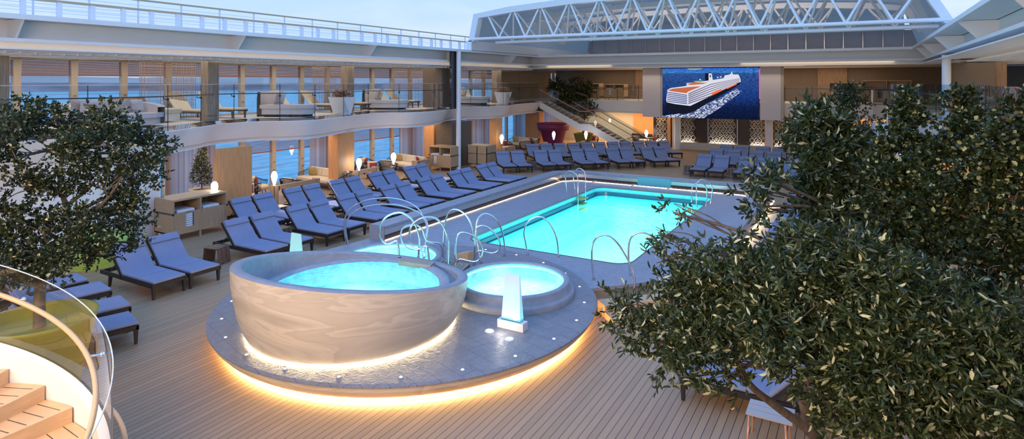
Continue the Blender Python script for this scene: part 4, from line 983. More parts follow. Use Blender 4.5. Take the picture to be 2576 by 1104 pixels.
# ================================================================ lamps
def lamp(x, y, h, label, r=.12, post=True):
    t = thing('garden_lamp', label, 'lamp', (x, y, 0), 0, 'glowing teardrop lamps')
    P('bulb', MB().lathe([(.004, h - .06), (.03, h - .03), (.07, h + .12), (r * .9, h + .24), (r, h + .32), (r * .85, h + .42), (r * .5, h + .49), (.004, h + .52)], (0, 0), 16), LAMPG, t)
    if post: P('pole', MB().tube([(0, 0, .02), (0, 0, h - .04)], .012, 6), DARKM, t); P('foot', MB().lathe([(.12, 0), (.12, .015), (.01, .02)], (0, 0), 16), DARKM, t)
    return t
def lampat(px, pyb, ptop, X, label):
    d = X / (-SN + (px - CX) / F * CS); y = (CS + (px - CX) / F * SN) * d; zb = EYE - (pyb - HY) * d / F; zt = EYE - (ptop - HY) * d / F
    s = (zt - zb) / .58; t = lamp(X, y, zb + .06, label, .17 * s)
    return t
lampat(690, 468, 442, -19.6, 'glowing teardrop lamp by the first armchair group')
lampat(903, 430, 406, -19.6, 'glowing teardrop lamp right of the second orange pier')
lampat(990, 414, 391, -19.5, 'glowing teardrop lamp left of the second cream sofa')
lampat(1262, 362, 345, -19.0, 'glowing teardrop lamp right of the slim far orange pier')
lampat(1393, 352, 338, -17.6, 'glowing teardrop lamp before the purple pot')
lampat(1474, 351, 337, -16.2, 'glowing teardrop lamp before the olive pot')
lampat(1626, 347, 333, -13.4, 'glowing teardrop lamp before the orange rear wall')
t = thing('table_lamp', 'glowing dome lamp standing on the near towel cabinet', 'lamp', (-18.2, 12.2, 1.25))
P('dome', MB().lathe([(.09, 0), (.11, .12), (.10, .20), (.06, .27), (.004, .29)], (0, 0), 16), LAMPG, t); P('base', MB().lathe([(.10, 0), (.10, .01), (.004, .012)], (0, 0), 16), STEEL, t)
# ================================================================ lounge furniture on the lower deck
def sofa(loc, rz, L, label, fab=SOFAF):
    # local: sits facing +x
    t = thing('sofa', label, 'sofa', loc, rz)
    P('seat', MB().box(-.45, .48, -L / 2, L / 2, .27, .43), fab, t, bevel=.05)
    n = 3
    for k in range(n):
        w = L / n; P('back_cushion', MB().obox((-.38, -L / 2 + w * (k + .5), .60), (.18, w - .03, .38), Matrix.Rotation(-.18, 3, 'Y')), fab, t, bevel=.05)
    fr = MB().box(-.50, .44, -L / 2, L / 2, .20, .27)
    P('base', fr, DWOOD, t)
    for s in (-1, 1):
        w_ = MB(); 
        for i in range(14):
            x = -.5 + i * .055; w_.tube([(x, s * (L / 2 + .02), .22), (x - .02, s * (L / 2 + .10), .72 - .016 * i)], .010, 4)
        w_.tube([(-.54, s * (L / 2 + .10), .74), (.25, s * (L / 2 + .10), .53), (.30, s * (L / 2 + .02), .25)], .018, 6)
        P('arm_weave', w_, DARKM, t)
    w_ = MB()
    for i in range(int(L / .06)):
        y = -L / 2 + i * .06; w_.tube([(-.48, y, .22), (-.56, y, .74)], .010, 4)
    w_.tube([(-.56, -L / 2 - .1, .74), (-.56, L / 2 + .1, .74)], .018, 6); P('back_weave', w_, DARKM, t)
    for sx in (-.4, .38):
        for s in (-1, 1): P('leg', MB().frus((sx, s * (L / 2 - .12)), 0, .2, .04, .04, .06, .06), DWOOD, t)
    M_ = t.matrix_basis
    for yy, mt, nm, tw in ((-L / 2 + .45, GOLD, 'gold', .3), (L / 2 - .3, PLUM, 'plum', -.5)):
        q = MB().pillow((-.10, yy, .63), (.42, .14, .40), Matrix.Rotation(PI / 2 + tw, 3, 'Z') @ Matrix.Rotation(.25, 3, 'X')); q.v = [tuple(M_ @ Vector(v)) for v in q.v]
        solo('throw_pillow', q, mt, '%s throw pillow on the %s' % (nm, label.split(',')[0]), 'pillow')
    return t
sofa((-21.2, 19.5, 0), -PI / 2 - .08, 2.6, 'first cream sofa, left in front of the striped curtain')
sofa((-21.2, 25.3, 0), -PI / 2 - .25, 2.5, 'second cream sofa, between the curtain and the far towel cabinet')
sofa((-20.9, 31.0, 0), -PI / 2 - .3, 2.3, 'third cream sofa, right of the steel post')
sofa((-20.9, 37.6, 0), -PI / 2 - .3, 2.4, 'fourth cream sofa, left of the purple pot')
def armchair(x, y, rz, label, pil=PLUM):
    t = thing('armchair', label, 'armchair', (x, y, 0), rz)
    P('seat', MB().lathe([(.01, .44), (.33, .44), (.38, .40), (.38, .33), (.34, .28), (.01, .28)], (0, 0), 20), SOFAF, t)
    sh = MB(); n = 18; A = [PI * .35 + PI * 1.3 * i / n for i in range(n + 1)]
    top = [(.48 * math.cos(a), .48 * math.sin(a), .58 + .22 * max(0, -math.cos(a))) for a in A]; bot = [(.38 * math.cos(a), .38 * math.sin(a), .24) for a in A]
    for p, q in zip(top, bot): sh.tube([q, p], .010, 4)
    for i in range(n): sh.tube([(Vector(bot[i]) + Vector(bot[i + 1])) / 2, (Vector(top[i]) + Vector(top[i + 1])) / 2], .010, 4)
    sh.tube(top, .02, 6); sh.tube(bot, .02, 6); P('woven_shell', sh, DARKM, t)
    P('back_cushion', MB().pillow((-.28, 0, .62), (.5, .18, .40), Matrix.Rotation(PI / 2, 3, 'Z')), GOLD if pil is None else SOFAF, t)
    for a in (.8, 2.35, 3.9, 5.5): P('leg', MB().tube([(.25 * math.cos(a), .25 * math.sin(a), .27), (.32 * math.cos(a), .32 * math.sin(a), 0)], .015, 6), DARKM, t)
    M_ = t.matrix_basis; q = MB().pillow((-.12, .06, .60), (.38, .12, .34), Matrix.Rotation(PI / 2 + .3, 3, 'Z')); q.v = [tuple(M_ @ Vector(v)) for v in q.v]
    solo('throw_pillow', q, PLUM, 'plum throw pillow on the ' + label, 'pillow')
for x, y, r, l in ((-20.6, 15.1, -.9, 'woven armchair just right of the first orange pier'), (-21.9, 16.7, .6, 'woven armchair behind the first lamp at the window'), (-20.6, 17.3, 1.8, 'woven armchair seen from behind, left of the first cream sofa'), (-22.1, 21.9, -.9, 'woven armchair just right of the second orange pier'), (-20.9, 22.4, -.9, 'woven armchair in the middle of the second group'), (-22.3, 23.6, .2, 'woven armchair at the window of the second group'), (-20.9, 23.6, 1.9, 'woven armchair seen from behind, left of the second sofa'), (-20.7, 35.0, -.6, 'woven armchair left in the far group under the slab'), (-19.6, 35.9, 2.2, 'dark woven armchair right in the far group under the slab'), (-17.0, 41.2, -1.2, 'woven armchair between the purple and olive pots'), (-14.4, 42.6, -2.2, 'dark woven armchair under the foot of the stairs'), (-13.0, 43.6, -1.5, 'woven armchair before the orange rear wall')):
    armchair(x, y, r, l)
t = thing('small_sofa', 'small sofa with yellow and plum cushions before the rear orange wall', 'sofa', (-14.4, 44.4, 0), -PI / 2)
P('seat', MB().box(-.35, .4, -.8, .8, .2, .42), SOFAF, t, bevel=.04); P('backrest', MB().box(-.45, -.3, -.8, .8, .2, .8), WEAVE, t, bevel=.04)
t = thing('cafe_table', 'dark round cafe table under the last lamp at the rear', 'table', (-12.9, 42.7, 0))
P('table_top', MB().lathe([(.005, .74), (.5, .74), (.5, .71), (.005, .71)], (0, 0), 24), BLACKG, t); P('pedestal', MB().lathe([(.03, .02), (.03, .72)], (0, 0), 10), DARKM, t); P('foot', MB().lathe([(.28, 0), (.26, .02), (.02, .03)], (0, 0), 20), DARKM, t)
# low wooden screens behind the back row
def divider(x, y0, y1, label):
    t = thing('wooden_divider', label, 'divider', (x, (y0 + y1) / 2, 0))
    P('end_panel', MB().box(x - .35, x + .0, y0, y0 + .12, 0, .72), OAK, t, True); P('end_panel', MB().box(x - .35, x, y1 - .12, y1, 0, .72), OAK, t, True)
    P('beam', MB().box(x - .12, x - .02, y0 + .15, y1 - .15, .55, .72), OAK, t, True); P('hinge', MB().box(x - .05, x + .01, y0 + .12, y0 + .15, .52, .70), DARKM, t, True)
divider(-19.7, 15.8, 18.0, 'low oak divider behind the second back row pair')
divider(-19.9, 19.6, 21.8, 'low oak divider behind the third back row pair')
divider(-19.6, 24.3, 26.0 - .6, 'low oak divider behind the last back row pair')
divider(-18.9, 31.9, 33.2, 'low oak table-like divider right of the slim orange pier')
divider(-18.2, 34.6, 36.4, 'low oak divider left of the purple pot')
divider(-16.2, 37.0, 38.3, 'low oak divider below the stair flight')
# potted conifer
RS = .92
def clumps(cl, seed, k=5, sub=.46, flat=.62, dens=.85):
    rnd = random.Random(seed); out = []
    for c, r, n in cl:
        for i in range(k):
            d = Vector((rnd.gauss(0, 1), rnd.gauss(0, 1), rnd.gauss(0, 1))).normalized() * rnd.uniform(.35, 1.0)
            f = rnd.uniform(.7, 1.25) * sub
            out.append(((c[0] + d.x * r[0], c[1] + d.y * r[1], c[2] + d.z * r[2]), (r[0] * f, r[1] * f, r[2] * f * flat * 1.2), n * dens / k))
    return out
def leaf_cloud(name, cl, mat, parent, seed, lw=(.07, .014), density=1.0, twig=8, spread=.16, droop=.0, shell=.55, axis_up=.3):
    rs = np.random.RandomState(seed); V = []; tot = 0
    vs_all = []; f_all = []
    for (c, r, n) in cl:
        n = int(n * density)
        if n < 1: continue
        d = rs.normal(size=(n, 3)); d /= np.linalg.norm(d, axis=1)[:, None] + 1e-9
        rad = (shell + (1 - shell) * rs.rand(n)) ** .8
        rad *= 1 + .12 * rs.normal(size=n)
        base = np.array(c)[None, :] + d * rad[:, None] * np.array(r)[None, :] * RS
        ax = d + np.array([0, 0, axis_up - droop])[None, :] + .5 * rs.normal(size=(n, 3)); ax /= np.linalg.norm(ax, axis=1)[:, None]
        k = twig; L = spread * (0.6 + .8 * rs.rand(n))
        t_ = (np.arange(k) + 1) / k
        pos = base[:, None, :] + ax[:, None, :] * (t_[None, :, None] * L[:, None, None])
        ld = ax[:, None, :] * .7 + rs.normal(size=(n, k, 3)) * .65; ld /= np.linalg.norm(ld, axis=2)[:, :, None]
        pos = pos.reshape(-1, 3); ld = ld.reshape(-1, 3); m_ = len(pos)
        sd = np.cross(ld, rs.normal(size=(m_, 3))); sd /= np.linalg.norm(sd, axis=1)[:, None] + 1e-9
        nn = np.cross(ld, sd)
        ll = lw[0] * (.65 + .6 * rs.rand(m_)); ww = lw[1] * (.7 + .5 * rs.rand(m_))
        p0 = pos; p3 = pos + ld * ll[:, None] - nn * (ll * .12)[:, None]
        a = pos + ld * (ll * .35)[:, None]; b = pos + ld * (ll * .72)[:, None]
        up = nn * (ww * .35)[:, None]
        verts = np.stack([p0, a + sd * ww[:, None] + up, b + sd * (ww * .8)[:, None] + up, p3, b - sd * (ww * .8)[:, None] + up, a - sd * ww[:, None] + up], axis=1).reshape(-1, 3)
        vs_all.append(verts); idx = (np.arange(m_) * 6)[:, None] + tot
        f = np.stack([np.concatenate([idx, idx + 1, idx + 2, idx + 3], 1), np.concatenate([idx, idx + 3, idx + 4, idx + 5], 1)], 1).reshape(-1, 4)
        f_all.append(f); tot += m_ * 6
    vs = np.concatenate(vs_all); fs = np.concatenate(f_all)
    off_ = parent.matrix_basis.translation; vs = vs - np.array(off_)[None, :]
    me = bpy.data.meshes.new(name); me.vertices.add(len(vs)); me.vertices.foreach_set('co', vs.ravel())
    me.loops.add(fs.size); me.loops.foreach_set('vertex_index', fs.ravel().astype(np.int32))
    me.polygons.add(len(fs)); me.polygons.foreach_set('loop_start', (np.arange(len(fs)) * 4).astype(np.int32)); me.polygons.foreach_set('loop_total', np.full(len(fs), 4, dtype=np.int32))
    me.update(calc_edges=True); me.materials.append(mat)
    o = bpy.data.objects.new(name, me); COL.objects.link(o); o.parent = parent
    return o
def branches(parent, root_pts, cl, seed, r0=.09, twigr=.012):
    rnd = random.Random(seed); mb = MB(); pts = catmull(root_pts, 5)
    mb.tube(pts, [r0 * (1 - .7 * i / (len(pts) - 1)) for i in range(len(pts))], 9)
    for c, r, n in cl:
        c = Vector(c); best = min(range(len(pts)), key=lambda i: (pts[i] - c).length + .6 * max(0, pts[i].z - c.z)); a = pts[best]
        mid = a.lerp(c, .5) + Vector((rnd.uniform(-.12, .12), rnd.uniform(-.12, .12), rnd.uniform(0, .12)))
        p = catmull([a, mid, c], 5); ra = r0 * .4
        mb.tube(p, [ra * (1 - .75 * i / (len(p) - 1)) + .004 for i in range(len(p))], 6)
        for k in range(5):
            d = Vector((rnd.gauss(0, 1), rnd.gauss(0, 1), rnd.gauss(.2, 1))).normalized(); e = c + Vector((d.x * r[0], d.y * r[1], d.z * r[2])) * .85
            s_ = a.lerp(c, rnd.uniform(.55, 1)); mm = s_.lerp(e, .5) + Vector((rnd.uniform(-.06, .06), rnd.uniform(-.06, .06), rnd.uniform(-.05, .08)))
            p = catmull([s_, mm, e], 4); mb.tube(p, [twigr * (1 - .7 * i / (len(p) - 1)) for i in range(len(p))], 5)
    P('trunk', mb, BARK, parent, True)
def potlathe(x, y, prof): return MB().lathe(prof, (x, y), 40)
t = thing('potted_conifer', 'slender conifer in a round beige pot behind the near towel cabinet', 'potted tree', (-21.2, 13.7, 0))
P('pot', MB().lathe([(.3, 0), (.42, .75), (.44, .82), (.40, .82), (.38, .74), (.01, .74)], (0, 0), 32), BEIGEW, t)
P('soil', MB().lathe([(.01, .75), (.38, .75)], (0, 0), 24), SOIL, t)
branches(t, [(-21.2, 13.7, .7), (-21.2, 13.7, 1.3), (-21.2, 13.7, 2.35)], [], 1, .03)
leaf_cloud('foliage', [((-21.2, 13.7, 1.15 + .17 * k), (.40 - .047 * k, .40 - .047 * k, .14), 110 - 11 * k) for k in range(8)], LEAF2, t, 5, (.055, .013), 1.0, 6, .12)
# ================================================================ upper deck furniture
def daybed(x, y, rz, L, label, pillows=True, fab=GREYF):
    # rounded end chaise facing +x, shell back at -x
    t = thing('daybed', label, 'daybed', (x, y, 3.36), rz)
    n = 20
    out = [(L / 2 - .55 + .55 * math.cos(a), .55 * math.sin(a)) for a in [-PI / 2 + PI * i / n for i in range(n + 1)]] + [(-L / 2, .55), (-L / 2, -.55)]
    P('mattress', MB().prism(out, .34, .48), fab, t, bevel=.03)
    inn = [(a * .94, b * .9) for a, b in out]; P('skirt', MB().prism(inn, .10, .34), fab, t, bevel=.02)
    P('plinth', MB().prism([(a * .85, b * .8) for a, b in out], .0, .10), DARKM, t)
    sh = MB(); m_ = 14; A = [PI * .42 + PI * .75 * i / m_ for i in range(m_ + 1)]
    oc = [(-L / 2 + .35 + .62 * math.cos(a), .62 * math.sin(a)) for a in A]; ic = [(-L / 2 + .35 + .50 * math.cos(a), .50 * math.sin(a)) for a in A]
    sh.strip(z3(oc, .05), z3(oc, 1.0)); sh.strip(z3(ic, 1.0), z3(ic, .3)); sh.strip(z3(oc, 1.0), z3(ic, 1.0)); P('back_shell', sh, GREYF, t)
    P('shell_frame', MB().strip(z3([(a * 1.012, b * 1.012) for a, b in oc], .0), z3([(a * 1.012, b * 1.012) for a, b in oc], .80)), GREYW, t)
    M_ = t.matrix_basis
    if pillows:
        for k, (px_, py_, tw, mt, nm) in enumerate(((-L / 2 + .28, -.18, .15, GREYP, 'patterned grey'), (-L / 2 + .22, .24, -.35, GREYF, 'plain pale'))):
            q = MB().pillow((px_ + .30, py_, .74), (.56, .17, .50), Matrix.Rotation(PI / 2 + tw, 3, 'Z') @ Matrix.Rotation(.3, 3, 'X')); q.v = [tuple(M_ @ Vector(v)) for v in q.v]
            solo('throw_pillow', q, mt, '%s pillow on the %s' % (nm, label.split(',')[0]), 'pillow')
    return t
def updaybed_big():
    # large rounded sofa with the patterned pillow
    t = thing('daybed', 'large rounded grey daybed behind the glass at upper left', 'daybed', (-20.1, 10.0, 3.36), -.35)
    n = 28; out = [(1.05 * math.cos(2 * PI * i / n) * (1 if math.cos(2 * PI * i / n) > 0 else .9), 1.45 * math.sin(2 * PI * i / n)) for i in range(n)]
    P('mattress', MB().prism(out, .30, .44), GREYF, t, bevel=.04); P('skirt', MB().prism([(a * .93, b * .93) for a, b in out], .08, .30), GREYF, t, bevel=.03)
    P('pedestal', MB().lathe([(.35, 0), (.3, .08)], (0, 0), 20), STEEL, t)
    A = [PI * .42 + PI * 1.16 * i / 20 for i in range(21)]; oc = [(.98 * math.cos(a), 1.48 * math.sin(a)) for a in A]; ic = [(.80 * math.cos(a), 1.28 * math.sin(a)) for a in A]
    hh = [.86 - .25 * abs(i - 10) / 10 for i in range(21)]
    sh = MB(); sh.strip(z3(oc, .10), [(p[0], p[1], h) for p, h in zip(oc, hh)]); sh.strip([(p[0], p[1], h) for p, h in zip(ic, hh)], z3(ic, .3)); sh.strip([(p[0], p[1], h) for p, h in zip(oc, hh)], [(p[0], p[1], h) for p, h in zip(ic, hh)]); P('back_shell', sh, GREYF, t)
    M_ = t.matrix_basis
    for x_, y_, tw, mt, l in ((-.25, .25, 1.35, GREYP, 'triangle-patterned grey pillow in the middle of the large upper left daybed'), (-.35, .65, 1.0, GREYF, 'plain pale pillow right of the patterned one on the large daybed'), (-.3, -.75, 2.1, GREYP, 'grey pillow at the left end of the large upper left daybed'), (-.15, -.5, 2.0, GREYF, 'pale pillow leaning on the left end pillow of the large daybed')):
        q = MB().pillow((x_, y_, .66), (.62, .17, .42), Matrix.Rotation(tw, 3, 'Z') @ Matrix.Rotation(.25, 3, 'X')); q.v = [tuple(M_ @ Vector(v)) for v in q.v]
        solo('throw_pillow', q, mt, l, 'pillow')
updaybed_big()
daybed(-20.2, 16.9, .5, 2.1, 'second rounded daybed, right of the first oak column')
daybed(-20.9, 23.6, .5, 2.1, 'third rounded daybed, between the first planter and the brown shaft')
daybed(-20.8, 31.2, .5, 2.1, 'fourth rounded daybed, right of the steel post')
def slatlounger(x, y, rz, label):
    t = thing('cream_lounger', label, 'lounger', (x, y, 3.36), rz, 'cream loungers at the upper windows')
    fr = MB()
    for s in (-1, 1): fr.box(-1, 1, s * .34 - .02, s * .34 + .02, .26, .33)
    for sx in (-.9, .9):
        for s in (-1, 1): fr.frus((sx, s * .31), 0, .27, .045, .045, .07, .07)
    P('frame', fr, DWOOD, t); P('seat', MB().box(-.3, 1, -.35, .35, .33, .40), SOFAF, t, bevel=.02)
    M = Matrix.Rotation(math.radians(48), 3, 'Y'); P('backrest', MB().obox((-.60, 0, .68), (.85, .70, .07), M), SOFAF, t, bevel=.02)
_t = thing('curtain', 'tan curtain drawn over the far end of the upper deck windows', 'curtain', (-22.7, 38, 3.36)); P('drape', wavy(-22.7, 37.0, 46.0, 3.4, 5.5), pmat('tan_drape', (.40, .30, .21), .9), _t, True); P('track', MB().box(-22.75, -22.65, 37, 46, 5.5, 5.54), STEEL, _t, True)
for k, (x, y) in enumerate(((-21.9, 7.6), (-21.6, 13.5), (-21.8, 14.9), (-21.9, 18.3), (-21.9, 20.0), (-22.0, 22.0), (-22.0, 25.0), (-22.0, 25.9), (-22.0, 33.2))):
    slatlounger(x, y, .15 + (0 if k != 0 else .2), 'cream lounger, %s from the left along the upper deck windows' % (ORD + ['ninth'])[k])
t = thing('ottoman', 'low cream ottoman bed with pillow right of the large daybed', 'daybed', (-21.5, 11.9, 3.36), .35)
P('mattress', MB().box(-.8, .8, -.7, .7, .30, .48), SOFAF, t, bevel=.04); P('base', MB().box(-.75, .75, -.65, .65, .06, .30), CREAM, t, bevel=.01); P('back', MB().obox((-.7, 0, .66), (.18, 1.3, .45), Matrix.Rotation(-.35, 3, 'Y')), WALNUT, t, bevel=.02)
def planter(x, y, label, seed):
    t = thing('flower_planter', label, 'planter', (x, y, 3.30), .12)
    P('pot', MB().frus((0, 0), 0, .80, .52, .52, .86, .86), POTW, t, bevel=.01); P('soil', MB().box(-.38, .38, -.38, .38, .78, .805), SOIL, t)
    leaf_cloud('flowers', [((x, y, 4.22), (.40, .40, .15), 520)], FLOWER, t, seed, (.05, .018), 1, 5, .08)
    bpy.data.objects[t.name]
planter(-19.9, 19.45, 'white tapered planter full of pink flowers at the upper deck edge, nearer one', 11)
planter(-19.8, 33.2, 'white tapered planter full of pink flowers at the upper deck edge, farther one', 12)
planter(-18.8, 6.1, 'white tapered flower planter at the far left edge of the picture', 13)
# ================================================================ big screen
SY = 41.2
def S(zx, zy):   # detail grid of the picture on the screen -> metres
    px, py = 1600 + zx / 6.44, 150 + zy / 6.44
    l = (px - CX) / F; d = SY / (CS + l * SN); return ((-SN + l * CS) * d, EYE - (py - HY) * d / F)
scr = thing('led_screen', 'big outdoor screen showing a cruise ship at sea', 'screen', (S(1190, 0)[0], SY, 2.2))
def make_scr():
    m_, nt, out = node_mat('screen_sea'); geo = N(nt, 'ShaderNodeNewGeometry'); sp = N(nt, 'ShaderNodeSeparateXYZ'); nt.links.new(geo.outputs['Position'], sp.inputs[0])
    mr = N(nt, 'ShaderNodeMapRange'); mr.inputs['From Min'].default_value = 2.2; mr.inputs['From Max'].default_value = 5.8; nt.links.new(sp.outputs['Z'], mr.inputs['Value'])
    cr = N(nt, 'ShaderNodeValToRGB'); e = cr.color_ramp.elements; e[0].position = 0; e[0].color = (.004, .008, .03, 1); e[1].position = 1; e[1].color = (.02, .09, .62, 1)
    for p_, c_ in ((.25, (.006, .015, .07)), (.45, (.012, .045, .22)), (.86, (.03, .09, .30)), (.885, (.05, .22, .60))):
        q = e.new(p_); q.color = c4(c_)
    nt.links.new(mr.outputs[0], cr.inputs[0])
    mp = N(nt, 'ShaderNodeMapping'); mp.inputs['Scale'].default_value = (2, 1, 9); nt.links.new(geo.outputs['Position'], mp.inputs[0])
    nz = N(nt, 'ShaderNodeTexNoise', Scale=2.5, Detail=6.0); nt.links.new(mp.outputs[0], nz.inputs['Vector'])
    m2 = N(nt, 'ShaderNodeMapRange'); m2.inputs['From Min'].default_value = .35; m2.inputs['From Max'].default_value = .7; m2.inputs['To Min'].default_value = .45; m2.inputs['To Max'].default_value = 1.7; nt.links.new(nz.outputs['Fac'], m2.inputs['Value'])
    sc = N(nt, 'ShaderNodeVectorMath', operation='SCALE'); nt.links.new(cr.outputs[0], sc.inputs[0]); nt.links.new(m2.outputs[0], sc.inputs['Scale'])
    em = N(nt, 'ShaderNodeEmission', Strength=.72); nt.links.new(sc.outputs[0], em.inputs[0]); nt.links.new(em.outputs[0], out.inputs[0]); return m_
SCRS = make_scr()
def poly(name, pts, mat, layer, parent=scr):
    mb = MB(); y = SY - .02 - layer * .004; mb.add([(S(a, b)[0], y, S(a, b)[1]) for a, b in pts], [tuple(range(len(pts)))]); return P(name, mb, mat, parent, True)
x0, z1 = S(400, 105); x1, _ = S(1985, 100); _, z0 = S(1200, 950)
P('cabinet', MB().box(x0 - .05, x1 + .05, SY, SY + .25, z0 - .02, z1 + .03), BLACKG, scr, True)
P('display', MB().add([(x0, SY - .02, z0), (x1, SY - .02, z0), (x1, SY - .02, z1), (x0, SY - .02, z1)], [(0, 1, 2, 3)]), SCRS, scr, True, )
EW = emat('scr_white', (.62, .62, .70), .9); ED = emat('scr_hull', (.006, .008, .018), 1); EO = emat('scr_orange', (.55, .14, .06), .8); EG = emat('scr_green', (.12, .32, .18), .9); ES = emat('scr_stripe', (.16, .15, .26), .8); EP = emat('scr_pink', (.55, .10, .42), .9)
def make_wake():
    m_, nt, out = node_mat('scr_wake'); geo = N(nt, 'ShaderNodeNewGeometry'); mp = N(nt, 'ShaderNodeMapping'); mp.inputs['Scale'].default_value = (3, 1, 6); nt.links.new(geo.outputs['Position'], mp.inputs[0])
    nz = N(nt, 'ShaderNodeTexNoise', Scale=3, Detail=8.0); nt.links.new(mp.outputs[0], nz.inputs['Vector'])
    cr = N(nt, 'ShaderNodeValToRGB'); e = cr.color_ramp.elements; e[0].position = .46; e[0].color = (.02, .05, .18, 1); e[1].position = .58; e[1].color = (.55, .58, .70, 1); nt.links.new(nz.outputs['Fac'], cr.inputs[0])
    em = N(nt, 'ShaderNodeEmission', Strength=.9); nt.links.new(cr.outputs[0], em.inputs[0]); nt.links.new(em.outputs[0], out.inputs[0]); return m_
EK = make_wake()
poly('cloud', [(830, 135), (1060, 120), (1080, 150), (960, 168), (840, 160)], emat('scr_cloud', (.30, .42, .52), .7), 1)
poly('wake', [(430, 910), (860, 850), (1180, 700), (1420, 590), (1620, 470), (1720, 510), (1600, 600), (1440, 730), (1250, 850), (1100, 950), (800, 940), (430, 930)], EK, 1)
poly('hull', [(480, 790), (500, 690), (880, 745), (1240, 560), (1640, 380), (1710, 340), (1680, 400), (1480, 520), (1200, 680), (960, 830), (850, 870), (760, 885), (560, 850)], ED, 2)
poly('superstructure', [(490, 650), (510, 490), (560, 460), (820, 425), (820, 380), (1080, 350), (1240, 330), (1420, 300), (1440, 255), (1540, 240), (1660, 240), (1690, 300), (1700, 360), (1640, 385), (1240, 575), (880, 750), (640, 720), (500, 690)], EW, 3)
for k in range(6):
    a = 560 + k * 27
    poly('balcony_row', [(505, a - 40 + k * 2), (830, a + 12), (830, a + 26), (503, a - 28 + k * 2)], emat('scr_navy', (.03, .05, .20), 1) if k == 0 else MATS['scr_navy'], 4)
    b_ = 545 + k * 31
    poly('balcony_row', [(850, b_), (1210, b_ - 150 + k * 6), (1680, 300 + k * 12), (1680, 306 + k * 12), (1210, b_ - 136 + k * 6), (850, b_ + 20)], ES, 4)
poly('aft_deck', [(520, 495), (600, 470), (850, 445), (1060, 430), (840, 520), (820, 545), (560, 510)], EO, 4)
poly('lido_deck', [(815, 400), (930, 365), (1110, 375), (1180, 360), (1090, 395), (900, 410)], EO, 4)
poly('sports_deck', [(930, 358), (960, 340), (1080, 338), (1110, 350), (1040, 362)], EG, 5)
poly('lifeboat', [(1220, 545), (1300, 500), (1390, 485), (1400, 500), (1320, 540), (1235, 575)], emat('scr_boat', (.75, .12, .04), 1), 5); poly('lifeboat', [(1460, 460), (1620, 390), (1640, 400), (1480, 475)], MATS['scr_boat'], 5)
poly('funnel', [(1120, 225), (1215, 205), (1215, 340), (1120, 340)], ED, 5); poly('funnel_side', [(1178, 222), (1225, 222), (1250, 340), (1178, 340)], EW, 6)
poly('funnel_emblem', [(1196, 258), (1205, 242), (1213, 258), (1213, 280), (1205, 292), (1197, 280)], ED, 7)
poly('mast', [(1545, 190), (1552, 190), (1575, 245), (1540, 245)], EW, 5)
for a, b in ((1040, 322), (1325, 288), (1375, 280), (1530, 242)): poly('dome', [(a + 14 * math.cos(2 * PI * i / 10), b + 12 * math.sin(2 * PI * i / 10)) for i in range(10)], EW, 6)
poly('pink_edge', [(1988, 160), (2018, 160), (2020, 640), (1995, 640)], EP, 1)
def wing(za, zb, zt, zbm, label):
    a = S(za, zt); b = S(zb, zbm); t = thing('screen_wing', label, 'panel', ((a[0] + b[0]) / 2, SY, b[1]))
    P('panel_face', MB().box(a[0], b[0], SY - .12, SY - .06, b[1], a[1]), pmat('grey_panel', (.72, .67, .68), .5) if 'grey_panel' not in MATS else MATS['grey_panel'], t, True)
    P('panel_box', MB().box(a[0] + .03, b[0] + .14, SY - .06, SY + .3, b[1] + .02, a[1]), BEIGEW, t, True)
wing(115, 398, 115, 930, 'tall pale grey panel at the left of the big screen'); wing(2015, 2350, 105, 985, 'tall pale grey panel at the right of the big screen')
struct('trim_screen_rail', MB().box(S(150, 0)[0], S(2360, 0)[0], SY - .1, SY + .3, 5.66, 5.72), BLACKG)
# bar front with leaf pattern under the screen
BY = 43.6
bar = thing('bar_front', 'dark bar front with glowing three-leaf lattice panels under the screen', 'bar', (-8, BY, 0))
P('plinth', MB().box(-11.0, -2.5, BY - .7, BY - .3, 0, .48), BEIGEW, bar, True)
P('dark_back', MB().box(-13.2, -1.7, BY + .1, BY + .2, 0, 2.56), BARBK, bar, True)
LAT = pmat('lattice_cream', (.72, .66, .56), .5)
def lattice(xa, xb, nm):
    mb = MB(); r = .24; z = .52; row = 0; back = MB().box(xa, xb, BY + .02, BY + .04, .4, 2.5)
    while z < 2.45:
        x = xa + (r * .9 if row % 2 else 0)
        while x < xb:
            for a in (PI / 2, PI / 2 + 2 * PI / 3, PI / 2 + 4 * PI / 3):
                c = (x + r * .62 * math.cos(a), z + r * .62 * math.sin(a))
                if xa + .04 < c[0] < xb - .04 and c[1] > .42: mb.tube([(c[0] + r * .62 * math.cos(q * PI / 5), BY - .02, c[1] + r * .62 * math.sin(q * PI / 5)) for q in range(10)], .014, 4, closed=True)
            x += r * 1.9
        z += r * 1.45; row += 1
    P('lattice_panel', mb, LAT, bar, True); P('panel_backing', back, pmat('bronze_back', (.07, .045, .035), .4) if 'bronze_back' not in MATS else MATS['bronze_back'], bar, True)
    P('up_light', MB().box(xa, xb, BY - .12, BY - .08, .42, .45), emat('led_bar', (1, .93, .8), 34) if 'led_bar' not in MATS else MATS['led_bar'], bar, True)
for xa, xb in ((-12.9, -12.2), (-11.1, -10.2), (-9.15, -7.45), (-6.45, -5.5), (-4.95, -4.3)): lattice(xa, xb, '')
for x in (-9.25, -7.3, -4.2): P('mullion', MB().box(x - .03, x + .03, BY - .1, BY, 0, 2.56), STEEL, bar, True)
for x in (-12.0, -5.45): P('wood_stile', MB().box(x - .12, x + .12, BY - .12, BY, 0, 2.56), ORANGEW, bar, True)
for x in (-11.75,): P('stone_pillar', MB().box(-11.75, -11.45, BY - .2, BY, 0, 2.56), BEIGEW, bar, True)
